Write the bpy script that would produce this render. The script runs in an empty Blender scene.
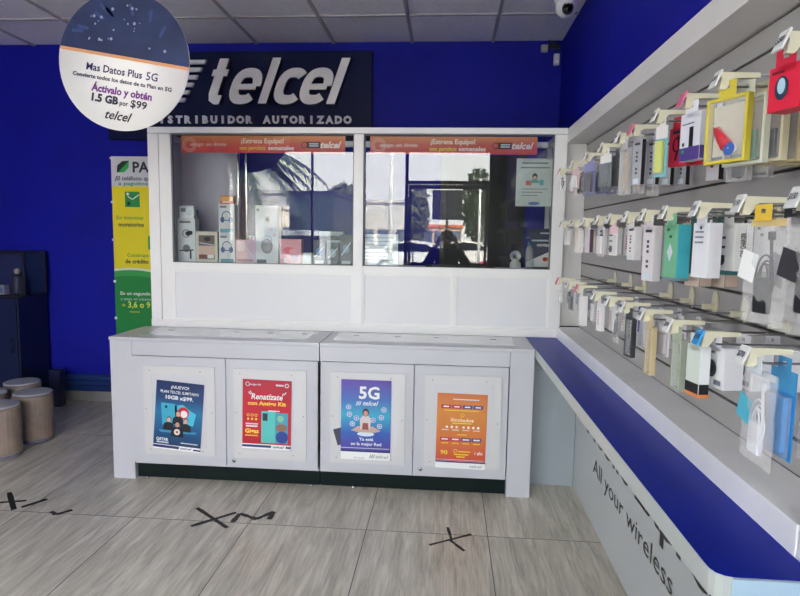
import bpy, bmesh, math, random
from math import pi, sin, cos, radians as R
from mathutils import Vector, Matrix, Euler
random.seed(7)
SC = bpy.context.scene
COL = SC.collection
# ------------------------------------------------------------------ camera
cd = bpy.data.cameras.new('camera'); cam = bpy.data.objects.new('camera', cd); COL.objects.link(cam)
cd.sensor_width = 36; cd.lens = 27.0; cd.clip_start = 0.01
cam.matrix_world = (Matrix.Translation((0, 0, 1.5)) @ Matrix.Rotation(0.07609, 4, 'Z')
                    @ Matrix.Rotation(pi/2 - 0.10259, 4, 'X') @ Matrix.Rotation(0.01658, 4, 'Z'))
SC.camera = cam
# ------------------------------------------------------------------ world, sun, exposure
W = bpy.data.worlds.new('sky'); SC.world = W; W.use_nodes = True
wn = W.node_tree; bg = wn.nodes['Background']
tc = wn.nodes.new('ShaderNodeTexCoord'); sx = wn.nodes.new('ShaderNodeSeparateXYZ'); cr = wn.nodes.new('ShaderNodeValToRGB')
wn.links.new(tc.outputs['Generated'], sx.inputs[0]); wn.links.new(sx.outputs['Z'], cr.inputs[0])
cr.color_ramp.elements[0].color = (1.0, 0.98, 0.95, 1); cr.color_ramp.elements[0].position = 0.0
cr.color_ramp.elements[1].color = (0.78, 0.88, 1.0, 1); cr.color_ramp.elements[1].position = 0.7
wn.links.new(cr.outputs[0], bg.inputs[0]); bg.inputs[1].default_value = 6.5
sl = bpy.data.lights.new('sun', 'SUN'); sl.energy = 32; sl.angle = R(2); sl.color = (1, .95, .87)
sun = bpy.data.objects.new('sun', sl); COL.objects.link(sun); sun.rotation_euler = (R(-38), R(14), 0)   # high, from behind the shop
pl = bpy.data.lights.new('storefront_daylight', 'AREA'); pl.shape = 'RECTANGLE'; pl.size = 4.18; pl.size_y = 2.8; pl.cycles.is_portal = True
po = bpy.data.objects.new('storefront_daylight', pl); COL.objects.link(po); po.location = (-1.40, -1.56, 1.4); po.rotation_euler = (R(90), 0, 0)
pl2 = bpy.data.lights.new('added_window_portal', 'AREA'); pl2.shape = 'RECTANGLE'; pl2.size = 1.45; pl2.size_y = 2.45; pl2.cycles.is_portal = True  # portal of the added left window, which brightens the right wall
po2 = bpy.data.objects.new('added_window_portal', pl2); COL.objects.link(po2); po2.location = (-4.27, 0, 1.65); po2.rotation_euler = (0, R(-90), 0)
SC.view_settings.view_transform = 'Standard'; SC.view_settings.look = 'None'
SC.view_settings.exposure = 0.95; SC.view_settings.gamma = 1.0
SC.view_settings.use_curve_mapping = False
SC.cycles.max_bounces = 12; SC.cycles.diffuse_bounces = 6; SC.cycles.transparent_max_bounces = 40; SC.cycles.glossy_bounces = 4
SC.cycles.caustics_reflective = False; SC.cycles.caustics_refractive = False
SC.cycles.use_denoising = True; SC.cycles.sample_clamp_indirect = 8

# ------------------------------------------------------------------ materials
MC = {}
def mat(name, rgb, rough=.5, metal=0., spec=.5, var=0., scale=8., bump=0., stretch=(1, 1, 1), coat=0.):
    if name in MC: return MC[name]
    m = bpy.data.materials.new(name); m.use_nodes = True; nt = m.node_tree; b = nt.nodes['Principled BSDF']
    b.inputs['Base Color'].default_value = (*rgb, 1); b.inputs['Roughness'].default_value = rough
    b.inputs['Metallic'].default_value = metal; b.inputs['Specular IOR Level'].default_value = spec
    b.inputs['Coat Weight'].default_value = coat; b.inputs['Coat Roughness'].default_value = .08
    if var or bump:
        t = nt.nodes.new('ShaderNodeTexCoord'); mp = nt.nodes.new('ShaderNodeMapping'); mp.inputs['Scale'].default_value = stretch
        n = nt.nodes.new('ShaderNodeTexNoise'); n.inputs['Scale'].default_value = scale; n.inputs['Detail'].default_value = 5
        nt.links.new(t.outputs['Object'], mp.inputs[0]); nt.links.new(mp.outputs[0], n.inputs['Vector'])
        if var:
            r = nt.nodes.new('ShaderNodeValToRGB')
            r.color_ramp.elements[0].color = (*[c*(1-var) for c in rgb], 1); r.color_ramp.elements[0].position = .3
            r.color_ramp.elements[1].color = (*[min(1, c*(1+var)) for c in rgb], 1); r.color_ramp.elements[1].position = .7
            nt.links.new(n.outputs['Fac'], r.inputs[0]); nt.links.new(r.outputs[0], b.inputs['Base Color'])
        if bump:
            bp = nt.nodes.new('ShaderNodeBump'); bp.inputs['Strength'].default_value = bump; bp.inputs['Distance'].default_value = .01
            nt.links.new(n.outputs['Fac'], bp.inputs['Height']); nt.links.new(bp.outputs[0], b.inputs['Normal'])
    MC[name] = m; return m
def srgb(r, g, b):
    f = lambda c: (c/255/12.92) if c/255 <= .04045 else ((c/255+.055)/1.055)**2.4
    return (f(r), f(g), f(b))
def P(r, g, b, rough=.45):                       # plain coloured stock, colours given as they look
    return mat('stock_%d_%d_%d' % (r, g, b), srgb(r, g, b), rough)
def gradient(name, stops, axis='Z', lo=0., hi=1., rough=.35):
    if name in MC: return MC[name]
    m = bpy.data.materials.new(name); m.use_nodes = True; nt = m.node_tree; b = nt.nodes['Principled BSDF']
    t = nt.nodes.new('ShaderNodeTexCoord'); s = nt.nodes.new('ShaderNodeSeparateXYZ'); mr = nt.nodes.new('ShaderNodeMapRange')
    mr.inputs[1].default_value = lo; mr.inputs[2].default_value = hi
    r = nt.nodes.new('ShaderNodeValToRGB')
    while len(r.color_ramp.elements) < len(stops): r.color_ramp.elements.new(.5)
    for e, (p, c) in zip(r.color_ramp.elements, stops): e.position = p; e.color = (*srgb(*c), 1)
    nt.links.new(t.outputs['Object'], s.inputs[0]); nt.links.new(s.outputs[axis], mr.inputs[0])
    nt.links.new(mr.outputs[0], r.inputs[0]); nt.links.new(r.outputs[0], b.inputs['Base Color'])
    b.inputs['Roughness'].default_value = rough
    MC[name] = m; return m
def clear(name, tint=(1, 1, 1), amount=.15, rough=.1, body=(.8, .8, .8), bump=0.):
    if name in MC: return MC[name]
    m = bpy.data.materials.new(name); m.use_nodes = True; nt = m.node_tree; b = nt.nodes['Principled BSDF']
    b.inputs['Base Color'].default_value = (*body, 1); b.inputs['Roughness'].default_value = rough
    tr = nt.nodes.new('ShaderNodeBsdfTransparent'); tr.inputs[0].default_value = (*tint, 1)
    mx = nt.nodes.new('ShaderNodeMixShader'); mx.inputs[0].default_value = amount
    nt.links.new(tr.outputs[0], mx.inputs[1]); nt.links.new(b.outputs[0], mx.inputs[2])
    nt.links.new(mx.outputs[0], nt.nodes['Material Output'].inputs[0])
    if bump:
        t = nt.nodes.new('ShaderNodeTexCoord'); n = nt.nodes.new('ShaderNodeTexNoise'); n.inputs['Scale'].default_value = 18; n.inputs['Detail'].default_value = 3
        bp = nt.nodes.new('ShaderNodeBump'); bp.inputs['Strength'].default_value = bump; bp.inputs['Distance'].default_value = .02
        nt.links.new(t.outputs['Object'], n.inputs['Vector']); nt.links.new(n.outputs['Fac'], bp.inputs['Height']); nt.links.new(bp.outputs[0], b.inputs['Normal'])
    MC[name] = m; return m
def glass(name, ior=1.52, tint=(.97, .985, .98)):
    if name in MC: return MC[name]
    m = bpy.data.materials.new(name); m.use_nodes = True; nt = m.node_tree; nt.nodes.remove(nt.nodes['Principled BSDF'])
    tr = nt.nodes.new('ShaderNodeBsdfTransparent'); tr.inputs[0].default_value = (*tint, 1)
    gl = nt.nodes.new('ShaderNodeBsdfGlossy'); gl.inputs['Roughness'].default_value = 0.0
    fr = nt.nodes.new('ShaderNodeFresnel'); fr.inputs[0].default_value = ior
    mx = nt.nodes.new('ShaderNodeMixShader'); nt.links.new(fr.outputs[0], mx.inputs[0])
    nt.links.new(tr.outputs[0], mx.inputs[1]); nt.links.new(gl.outputs[0], mx.inputs[2])
    nt.links.new(mx.outputs[0], nt.nodes['Material Output'].inputs[0]); MC[name] = m; return m

WHITE = mat('white_laminate', (.54, .55, .60), .28, var=.015, scale=3)
WHITEA = mat('white_aluminium', (.84, .84, .83), .3)
PANEL = mat('pale_grey_panel', (.66, .67, .70), .4)
ACRYL = mat('acrylic_holder', (.63, .64, .68), .12, coat=.5)
BLACKP = mat('black_kick_board', (.006, .012, .012), .5, spec=.15)
BLUEW = mat('royal_blue_paint', (.003, .006, .30), .6, spec=.25, var=.12, scale=2.5)
BLUES = mat('blue_glossy_laminate', (.001, .014, .30), .3, spec=.08, var=.08, scale=6)
CHROME = mat('chrome', (.75, .75, .76), .18, 1.)
DARKM = mat('dark_metal', (.03, .03, .035), .4, .6)
CREAM = mat('cream_plastic', srgb(214, 210, 184), .45)
WIRE = mat('hook_wire', (.35, .35, .36), .3, 1.)
SLAT = mat('grey_slat_board', (.40, .39, .38), .5, var=.03, scale=4)
SLOT = mat('dark_slot_channel', (.055, .045, .04), .6)
CASEGLASS = glass('case_glass')
SHOPGLASS = glass('shop_glass', 1.45, (.99, .995, .99))
ALU = mat('black_aluminium_frame', (.012, .012, .014), .4)

# ------------------------------------------------------------------ mesh builder
class MB:
    def __init__(s): s.bm = bmesh.new(); s.mats = []
    def mi(s, m):
        if m not in s.mats: s.mats.append(m)
        return s.mats.index(m)
    def _fin(s, faces, m, smooth=False):
        i = s.mi(m)
        for f in faces: f.material_index = i; f.smooth = smooth
    def box(s, x0, x1, y0, y1, z0, z1, m, bev=0., M=None):
        g = bmesh.ops.create_cube(s.bm, size=1)
        T = Matrix.Translation(((x0+x1)/2, (y0+y1)/2, (z0+z1)/2)) @ Matrix.Diagonal((abs(x1-x0), abs(y1-y0), abs(z1-z0), 1))
        if M is not None: T = M @ T
        bmesh.ops.transform(s.bm, matrix=T, verts=g['verts'])
        fs = set(f for v in g['verts'] for f in v.link_faces); s._fin(fs, m)
        if bev:
            es = list(set(e for v in g['verts'] for e in v.link_edges))
            r = bmesh.ops.bevel(s.bm, geom=es, offset=bev, segments=2, affect='EDGES', profile=.7); s._fin(r['faces'], m)
        return s
    def poly(s, pts, m):
        vs = [s.bm.verts.new(p) for p in pts]; f = s.bm.faces.new(vs); s._fin([f], m); return s
    def prism(s, pts, d, m, axis='Y', at=0.):
        """outline pts (u,v) extruded by d along axis; axis Y: (u,at,v)  X: (at,u,v)  Z: (u,v,at)"""
        mk = {'Y': lambda u, v, w: (u, w, v), 'X': lambda u, v, w: (w, u, v), 'Z': lambda u, v, w: (u, v, w)}[axis]
        a = [s.bm.verts.new(mk(u, v, at)) for u, v in pts]; b = [s.bm.verts.new(mk(u, v, at+d)) for u, v in pts]
        n = len(pts); fs = [s.bm.faces.new(a), s.bm.faces.new(b[::-1])]
        for i in range(n): fs.append(s.bm.faces.new((a[i], b[i], b[(i+1) % n], a[(i+1) % n])))
        s._fin(fs, m); bmesh.ops.recalc_face_normals(s.bm, faces=fs); return s
    def tube(s, pts, r, m, seg=8, closed=False):
        pts = [Vector(p) for p in pts]; n = len(pts); rings = []
        rs = r if isinstance(r, (list, tuple)) else [r]*n
        up = None
        for i, p in enumerate(pts):
            if closed: t = (pts[(i+1) % n]-pts[i-1])
            else: t = pts[min(i+1, n-1)]-pts[max(i-1, 0)]
            t.normalize()
            if up is None: up = t.orthogonal().normalized()
            up = (up - t*up.dot(t)).normalized(); w = t.cross(up)
            rings.append([s.bm.verts.new(p+(up*cos(2*pi*k/seg)+w*sin(2*pi*k/seg))*rs[i]) for k in range(seg)])
        fs = []
        for i in range(n if closed else n-1):
            a, b = rings[i], rings[(i+1) % n]
            for k in range(seg): fs.append(s.bm.faces.new((a[k], a[(k+1) % seg], b[(k+1) % seg], b[k])))
        if not closed: fs.append(s.bm.faces.new(rings[0][::-1])); fs.append(s.bm.faces.new(rings[-1]))
        s._fin(fs, m, True); bmesh.ops.recalc_face_normals(s.bm, faces=fs); return s
    def cyl(s, c, r, h, m, seg=24, axis='Z', r2=None):
        c = Vector(c); d = {'X': Vector((h, 0, 0)), 'Y': Vector((0, h, 0)), 'Z': Vector((0, 0, h))}[axis]
        return s.tube([c, c+d], [r, r if r2 is None else r2], m, seg)
    def lathe(s, prof, m, c=(0, 0, 0), seg=24, wob=None, smooth=True):
        rings = []
        for j, (r, z) in enumerate(prof):
            rings.append([s.bm.verts.new((c[0]+(r*(wob(j, k) if wob else 1))*cos(2*pi*k/seg), c[1]+(r*(wob(j, k) if wob else 1))*sin(2*pi*k/seg), c[2]+z)) for k in range(seg)])
        fs = []
        for a, b in zip(rings, rings[1:]):
            for k in range(seg): fs.append(s.bm.faces.new((a[k], a[(k+1) % seg], b[(k+1) % seg], b[k])))
        fs.append(s.bm.faces.new(rings[0][::-1])); fs.append(s.bm.faces.new(rings[-1]))
        s._fin(fs, m, smooth); return s
    def ball(s, c, r, m, sc=(1, 1, 1), sub=2, jit=0.):
        g = bmesh.ops.create_icosphere(s.bm, subdivisions=sub, radius=r)
        for v in g['verts']:
            k = 1+random.uniform(-jit, jit); v.co = Vector((v.co.x*sc[0]*k+c[0], v.co.y*sc[1]*k+c[1], v.co.z*sc[2]*k+c[2]))
        s._fin(set(f for v in g['verts'] for f in v.link_faces), m, True); return s
    # flat print: local u right, v up, facing -Y, lifted by layer
    def L(s, k): return -.0005*k - .0002
    def rect(s, u0, v0, u1, v1, m, k=1):
        y = s.L(k); return s.poly([(u0, y, v0), (u1, y, v0), (u1, y, v1), (u0, y, v1)], m)
    def shape(s, pts, m, k=1):
        y = s.L(k); return s.poly([(u, y, v) for u, v in pts], m)
    def disc(s, u, v, r, m, k=1, ry=None, n=20):
        return s.shape([(u+r*cos(2*pi*i/n), v+(ry or r)*sin(2*pi*i/n)) for i in range(n)], m, k)
    def ring(s, u, v, r, w, m, k=1, n=20):
        y = s.L(k)
        for i in range(n):
            a, b = 2*pi*i/n, 2*pi*(i+1)/n
            s.poly([(u+r*cos(a), y, v+r*sin(a)), (u+r*cos(b), y, v+r*sin(b)), (u+(r-w)*cos(b), y, v+(r-w)*sin(b)), (u+(r-w)*cos(a), y, v+(r-w)*sin(a))], m)
        return s
    def line(s, pts, w, m, k=1):
        y = s.L(k)
        for (a, b), (c, d) in zip(pts, pts[1:]):
            l = math.hypot(c-a, d-b) or 1; nx, nz = -(d-b)/l*w/2, (c-a)/l*w/2
            s.poly([(a-nx, y, b-nz), (c-nx, y, d-nz), (c+nx, y, d+nz), (a+nx, y, b+nz)], m)
        return s
    def text(s, body, u, v, h, m, k=2, align='C', width=None, bold=0., shear=0., rot=0., depth=0., M=None):
        """cap height h; u,v is the baseline anchor; width squeezes or stretches the line to fit"""
        vs, fs = glyphs(body, bold, shear)
        xs = [p[0] for p in vs]; x0, x1 = min(xs), max(xs); sy = h/.70
        sxx = (width/(x1-x0)) if width else sy
        off = {'L': -x0, 'C': -(x0+x1)/2, 'R': -x1}[align]
        c, sn = cos(rot), sin(rot); y = s.L(k); out = []
        for dd in ((0, depth) if depth else (0,)):
            nv = []
            for px, py in vs:
                a, b = (px+off)*sxx, py*sy
                q = Vector((u+a*c-b*sn, y-dd, v+a*sn+b*c)); nv.append(s.bm.verts.new(M @ q if M is not None else q))
            out.append(nv)
        ff = []
        for f in fs:
            try: ff.append(s.bm.faces.new([out[-1][i] for i in f]))
            except ValueError: pass
        if depth:
            cnt = {}
            for f in fs:
                for a, b in zip(f, f[1:]+f[:1]): cnt[(a, b)] = 1
            for (a, b) in cnt:
                if (b, a) not in cnt:
                    try: ff.append(s.bm.faces.new((out[1][a], out[0][a], out[0][b], out[1][b])))
                    except ValueError: pass
        s._fin(ff, m); return s
    def build(s, name, parent=None, loc=(0, 0, 0), rot=(0, 0, 0), **tags):
        me = bpy.data.meshes.new(name); s.bm.to_mesh(me); s.bm.free()
        for m in s.mats: me.materials.append(m)
        o = bpy.data.objects.new(name, me); COL.objects.link(o); o.parent = parent
        o.location = loc; o.rotation_euler = rot
        for k, v in tags.items(): o[k] = v
        return o
GC = {}
def glyphs(body, bold, shear):
    key = (body, bold, shear)
    if key in GC: return GC[key]
    c = bpy.data.curves.new('lettering', 'FONT'); c.body = body; c.size = 1; c.offset = bold; c.shear = shear; c.resolution_u = 2
    c.fill_mode = 'FRONT'
    o = bpy.data.objects.new('lettering', c); COL.objects.link(o)
    bpy.context.view_layer.update()
    me = bpy.data.meshes.new_from_object(o)
    r = ([(v.co.x, v.co.y) for v in me.vertices], [list(p.vertices) for p in me.polygons])
    bpy.data.objects.remove(o); bpy.data.curves.remove(c); bpy.data.meshes.remove(me)
    GC[key] = r; return r
def thing(name, label, cat, loc=(0, 0, 0), rot=(0, 0, 0), group=None):
    o = bpy.data.objects.new(name, None); COL.objects.link(o); o.location = loc; o.rotation_euler = rot; o.empty_display_size = .05
    o['label'] = label; o['category'] = cat
    if group: o['group'] = group
    return o
def T(label, cat, group=None):
    d = dict(label=label, category=cat)
    if group: d['group'] = group
    return d
ST = dict(kind='structure')

# ------------------------------------------------------------------ floor
CEIL = 3.045; XR = .87; XL = -4.3; YB = 5.0; YF = -1.6
def floor_material():
    m = bpy.data.materials.new('wood_look_tile'); m.use_nodes = True; nt = m.node_tree; b = nt.nodes['Principled BSDF']; N = nt.nodes.new; Lk = nt.links.new
    t = N('ShaderNodeTexCoord'); s = N('ShaderNodeSeparateXYZ'); Lk(t.outputs['Object'], s.inputs[0])
    def grid(sock, off, per, w):
        a = N('ShaderNodeMath'); a.operation = 'ADD'; a.inputs[1].default_value = off; Lk(sock, a.inputs[0])
        d = N('ShaderNodeMath'); d.operation = 'DIVIDE'; d.inputs[1].default_value = per; Lk(a.outputs[0], d.inputs[0])
        fl = N('ShaderNodeMath'); fl.operation = 'FLOOR'; Lk(d.outputs[0], fl.inputs[0])
        fr = N('ShaderNodeMath'); fr.operation = 'FRACT'; Lk(d.outputs[0], fr.inputs[0])
        q = N('ShaderNodeMath'); q.operation = 'LESS_THAN'; q.inputs[1].default_value = w/per; Lk(fr.outputs[0], q.inputs[0])
        return q.outputs[0], fl.outputs[0]
    gx, ix = grid(s.outputs['X'], 10*.617+.378, .617, .0045); gy, iy = grid(s.outputs['Y'], 10*1.21-2.915, 1.21, .005)
    mxg = N('ShaderNodeMath'); mxg.operation = 'MAXIMUM'; Lk(gx, mxg.inputs[0]); Lk(gy, mxg.inputs[1])
    cb = N('ShaderNodeCombineXYZ'); Lk(ix, cb.inputs[0]); Lk(iy, cb.inputs[1])
    wn_ = N('ShaderNodeTexWhiteNoise'); Lk(cb.outputs[0], wn_.inputs[0])
    vm = N('ShaderNodeVectorMath'); vm.operation = 'MULTIPLY_ADD'; vm.inputs[1].default_value = (7, 7, 7); Lk(wn_.outputs['Color'], vm.inputs[0]); Lk(t.outputs['Object'], vm.inputs[2])
    mp = N('ShaderNodeMapping'); mp.inputs['Scale'].default_value = (9, 1.1, 1); Lk(vm.outputs[0], mp.inputs[0])
    n1 = N('ShaderNodeTexNoise'); n1.inputs['Scale'].default_value = 2.2; n1.inputs['Detail'].default_value = 8; n1.inputs['Roughness'].default_value = .65; n1.inputs['Distortion'].default_value = .6; Lk(mp.outputs[0], n1.inputs['Vector'])
    mp2 = N('ShaderNodeMapping'); mp2.inputs['Scale'].default_value = (70, 3, 1); Lk(vm.outputs[0], mp2.inputs[0])
    n2 = N('ShaderNodeTexNoise'); n2.inputs['Scale'].default_value = 2; n2.inputs['Detail'].default_value = 5; Lk(mp2.outputs[0], n2.inputs['Vector'])
    ad = N('ShaderNodeMath'); ad.operation = 'MULTIPLY_ADD'; ad.inputs[1].default_value = .45; Lk(n2.outputs['Fac'], ad.inputs[0]); Lk(n1.outputs['Fac'], ad.inputs[2])
    r = N('ShaderNodeValToRGB'); r.color_ramp.elements[0].position = .52; r.color_ramp.elements[1].position = .92
    r.color_ramp.elements[0].color = (.34, .31, .255, 1); r.color_ramp.elements[1].color = (.68, .625, .53, 1); Lk(ad.outputs[0], r.inputs[0])
    mx = N('ShaderNodeMix'); mx.data_type = 'RGBA'; Lk(mxg.outputs[0], mx.inputs[0]); Lk(r.outputs[0], mx.inputs[6]); mx.inputs[7].default_value = (.085, .075, .07, 1)
    Lk(mx.outputs[2], b.inputs['Base Color']); b.inputs['Roughness'].default_value = .34
    bp = N('ShaderNodeBump'); bp.inputs['Strength'].default_value = .12; bp.inputs['Distance'].default_value = .004; Lk(ad.outputs[0], bp.inputs['Height']); Lk(bp.outputs[0], b.inputs['Normal'])
    return m
MB().box(XL, XR, YF, YB, -.1, 0, floor_material()).build('floor', **ST)
# ------------------------------------------------------------------ walls and ceiling
MB().box(XL-.1, XR+.1, YB, YB+.12, -.1, CEIL+.1, BLUEW).build('wall_back', **ST)
MB().box(XR, XR+.12, YF, YB, -.1, CEIL+.1, BLUEW).build('wall_right', **ST)
MB().box(XL-.12, XL, 1.2, YB, -.1, CEIL+.1, BLUEW).box(XL-.12, XL, YF-.12, -1.2, -.1, CEIL+.1, BLUEW).box(XL-.12, XL, -1.2, 1.2, 2.35, CEIL+.1, BLUEW).box(XL-.12, XL, -1.2, 1.2, -.1, .95, BLUEW).build('wall_left', **ST)
FW = MB(); FWM = mat('grey_front_plaster', (.32, .33, .38), .7, var=.05, scale=5)
FW.box(XL-.12, -3.50, YF-.12, YF, -.1, CEIL+.1, FWM).box(-3.50, .70, YF-.12, YF, 2.82, CEIL+.1, FWM).box(.70, XR+.12, YF-.12, YF, -.1, CEIL+.1, ALU)
FW.build('wall_front', **ST)
CT = mat('mineral_ceiling_tile', (.80, .79, .82), .8, var=.05, scale=30, bump=.2); TB = mat('ceiling_t_bar', (.40, .39, .40), .5)
c = MB(); c.box(XL, XR, YF, YB, CEIL+.012, CEIL+.15, CT)
xs = [.325-.64*k for k in range(8)]; ys = [4.4-.61*k for k in range(10)]
for x in xs: c.box(x-.012, x+.012, YF, YB, CEIL, CEIL+.011, TB)
for y in ys: c.box(XL, XR, y-.012, y+.012, CEIL-.0005, CEIL+.0115, TB)
c.build('ceiling', **ST)
# skirting at the back: grey tile strip with a blue ribbed duct above it
MB().box(XL, -1.0, YB-.012, YB, 0, .085, mat('grey_skirting_tile', (.30, .30, .29), .4), .002).build('baseboard_back', **ST)
d = MB()
BD = mat('blue_duct_paint', (.012, .035, .15), .35)
for i, z in enumerate((.105, .150, .195)): d.box(-4.29, -.9, YB-.05, YB-.014, z, z+.038, BD, .008)
d.box(-4.29, -.9, YB-.03, YB-.001, .095, .24, BD)
d.build('trim_1', **ST)
# black doorway in the back wall, seen through the right-hand pane
dd = MB(); DK = mat('black_door_leaf', (.004, .004, .005), .5)
dd.box(-.02, .57, YB-.03, YB-.005, 0, 2.16, DK, .003)
dd.box(.57, .62, YB-.035, YB-.004, 0, 2.19, mat('door_jamb_black', (.01, .01, .012), .4)).box(-.06, -.02, YB-.035, YB-.004, 0, 2.19, mat('door_jamb_black', (0, 0, 0)))
do = dd.build('door_1', **ST)
MB().tube([(.50, YB-.03, 1.02), (.50, YB-.07, 1.02), (.42, YB-.07, 1.02)], .009, CHROME).build('door_handle', do)

# ------------------------------------------------------------------ storefront
q = MB(); A0, A1 = -1.2, 1.2  # unseen left-wall window, added to light the right wall and header
for y in (A0, -.03, A1-.06): q.box(XL-.10, XL-.02, y, y+.06, .95, 2.35, ALU, .003)
for a, b_ in ((A0+.06, -.03), (.03, A1-.06)): q.box(XL-.10, XL-.02, a, b_, .95, 1.01, ALU).box(XL-.10, XL-.02, a, b_, 2.29, 2.35, ALU)
w2 = q.build('window_added', **ST)
for y0, y1 in ((A0+.06, -.03), (.03, A1-.06)): MB().box(XL-.063, XL-.057, y0, y1, 1.01, 2.29, SHOPGLASS).build('pane', w2)
sf = MB()
def vbar(x0, x1, z0=0, z1=2.82): sf.box(x0, x1, YF-.07, YF+.01, z0, z1, ALU, .003)
vbar(-3.50, -3.44); vbar(-2.12, -2.095); vbar(-.66, -.61); vbar(.62, .70)
sf.box(-3.44, -2.12, YF-.07, YF+.01, 2.78, 2.82, ALU).box(-2.09, -.66, YF-.07, YF+.01, 2.78, 2.82, ALU).box(-.61, .62, YF-.07, YF+.01, 2.78, 2.82, ALU).box(-.61, .62, YF-.07, YF+.01, 2.30, 2.35, ALU)
sf.box(-3.44, -2.12, YF-.07, YF+.01, 0, .07, ALU).box(-2.09, -.66, YF-.07, YF+.01, 0, .07, ALU)
w1 = sf.build('window_1', **ST)
for x0, x1, z0, z1 in ((-3.44, -2.12, .07, 2.78), (-2.095, -.66, .07, 2.78), (-.61, .62, 2.35, 2.78)):
    MB().box(x0, x1, YF-.035, YF-.029, z0, z1, SHOPGLASS).build('pane', w1)
dl = MB()                                         # glazed door, closed
dl.box(-.60, -.56, YF-.06, YF-.01, .01, 2.29, ALU).box(.57, .61, YF-.06, YF-.01, .01, 2.29, ALU).box(-.56, .57, YF-.06, YF-.01, 2.23, 2.29, ALU).box(-.56, .57, YF-.06, YF-.01, .01, .16, ALU).box(-.56, .57, YF-.06, YF-.01, 1.00, 1.10, ALU)
dlo = dl.build('door_2', **ST)
MB().box(-.56, .57, YF-.036, YF-.030, 1.10, 2.23, SHOPGLASS).box(-.56, .57, YF-.036, YF-.030, .16, 1.00, SHOPGLASS).build('pane', dlo)
MB().tube([(-.52, YF-.01, .9), (-.52, YF+.05, .9), (-.52, YF+.05, 1.3), (-.52, YF-.01, 1.3)], .011, CHROME).build('door_handle', dlo)

# ------------------------------------------------------------------ white counter units (front plane y = 3.40)
CY = 3.40; CT_Z = .875
def hinge_marks(b, xs_, y):
    for x in xs_: b.box(x-.016, x+.016, y-.006, y+.006, CT_Z, CT_Z+.0025, mat('hinge_grey', (.12, .12, .13), .4, .5))
def counter(x0, x1, leg_left, label, doors, screws):
    t = thing('counter_cabinet', label, 'cabinet', ((x0+x1)/2, CY, 0), group=None)
    ox = (x0+x1)/2; q = MB(); lx0 = x0+.137 if leg_left else x0; lx1 = x1 if leg_left else x1-.137
    def bx(a, b_, y0, y1, z0, z1, m=WHITE, bev=.0015): q.box(a-ox, b_-ox, y0, y1, z0, z1, m, bev)
    bx(lx0, lx1, 0, .02, .768, CT_Z-.02)                               # top rail
    bx(lx0, lx1, .004, .42, .100, .112)
    if leg_left: bx(x0, lx0-.002, 0, .42, .0, CT_Z-.02)
    else: bx(lx1+.002, x1, 0, .42, .0, CT_Z-.02)
    bx(lx0 if leg_left else x0, (lx0 if leg_left else x0)+.012, .02, .42, .112, CT_Z-.02)
    bx(lx0, lx1, .41, .42, .112, CT_Z-.02)
    q.build('body', t)
    k = MB(); k.box(lx0-ox+.001, lx1-ox-.001, .03, .05, .004, .098, BLACKP, .001).build('kick_board', t)
    tp = MB(); tp.box(x0-ox-.004 if leg_left else x0-ox+.001, x1-ox, -.006, .43, CT_Z-.018, CT_Z, WHITE, .002)
    tp.box(x0-ox+.15 if leg_left else x0-ox+.05, x1-ox-.10, .10, .40, CT_Z, CT_Z+.0012, ACRYL)
    for sx_ in screws: tp.box(sx_-ox-.018, sx_-ox+.018, .28, .292, CT_Z+.001, CT_Z+.004, mat('hinge_grey', (.12, .12, .13), .4, .5))
    tp.build('countertop', t)
    for i, (a, b_, art) in enumerate(doors):
        dr = MB().box(a-ox, b_-ox, -.002, .014, .112, .764, WHITE, .002).build('door', t)
        hx, hz = art['hold']; hw, hh = .438, .545
        h = MB(); Y0 = -.003
        h.box(hx-ox, hx-ox+hw, Y0-.004, Y0, hz, hz+hh, ACRYL, .0015)
        fw = .052
        for (a1, b1, c1, d1) in ((0, fw, 0, hh), (hw-fw, hw, 0, hh), (fw, hw-fw, 0, fw), (fw, hw-fw, hh-fw, hh)):
            h.box(hx-ox+a1, hx-ox+b1, Y0-.006, Y0-.004, hz+c1, hz+d1, mat('acrylic_border', (.64, .64, .65), .2))
        ho = h.build('poster_holder', dr)
        for u, v in ((.04, .515), (.35, .515), (.035, .03), (.36, .03), (.012, .28), (.42, .27)):
            MB().cyl((hx-ox+u, Y0-.008, hz+v), .0032, .004, mat('screw_steel', (.25, .25, .26), .3, .8), 10, 'Y').build('screw', dr)
        if i == 1:
            MB().cyl((a-ox+.045, -.008, .145), .011, .008, CHROME, 20, 'Y').cyl((a-ox+.045, -.0095, .145), .004, .002, DARKM, 10, 'Y').build('lock', dr)
    for u in (x0+.2, x1-.05): MB().cyl((u-ox, .05 if False else .02, 0), .012, .012, CHROME, 12).build('levelling_foot', t)
    return t
counter(-1.997, -.727, True, 'white counter unit on the left with two doors, blue and red posters', ((-1.862, -1.289, dict(hold=(-1.790, .165))), (-1.285, -.734, dict(hold=(-1.238, .163)))), (-1.75, -1.32, -1.10, -.88))
counter(-.722, .512, False, 'white counter unit on the right with two doors, purple and orange posters', ((-.716, -.171, dict(hold=(-.656, .164))), (-.167, .371, dict(hold=(-.104, .166)))), (-.55, -.29, -.05, .30))

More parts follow.
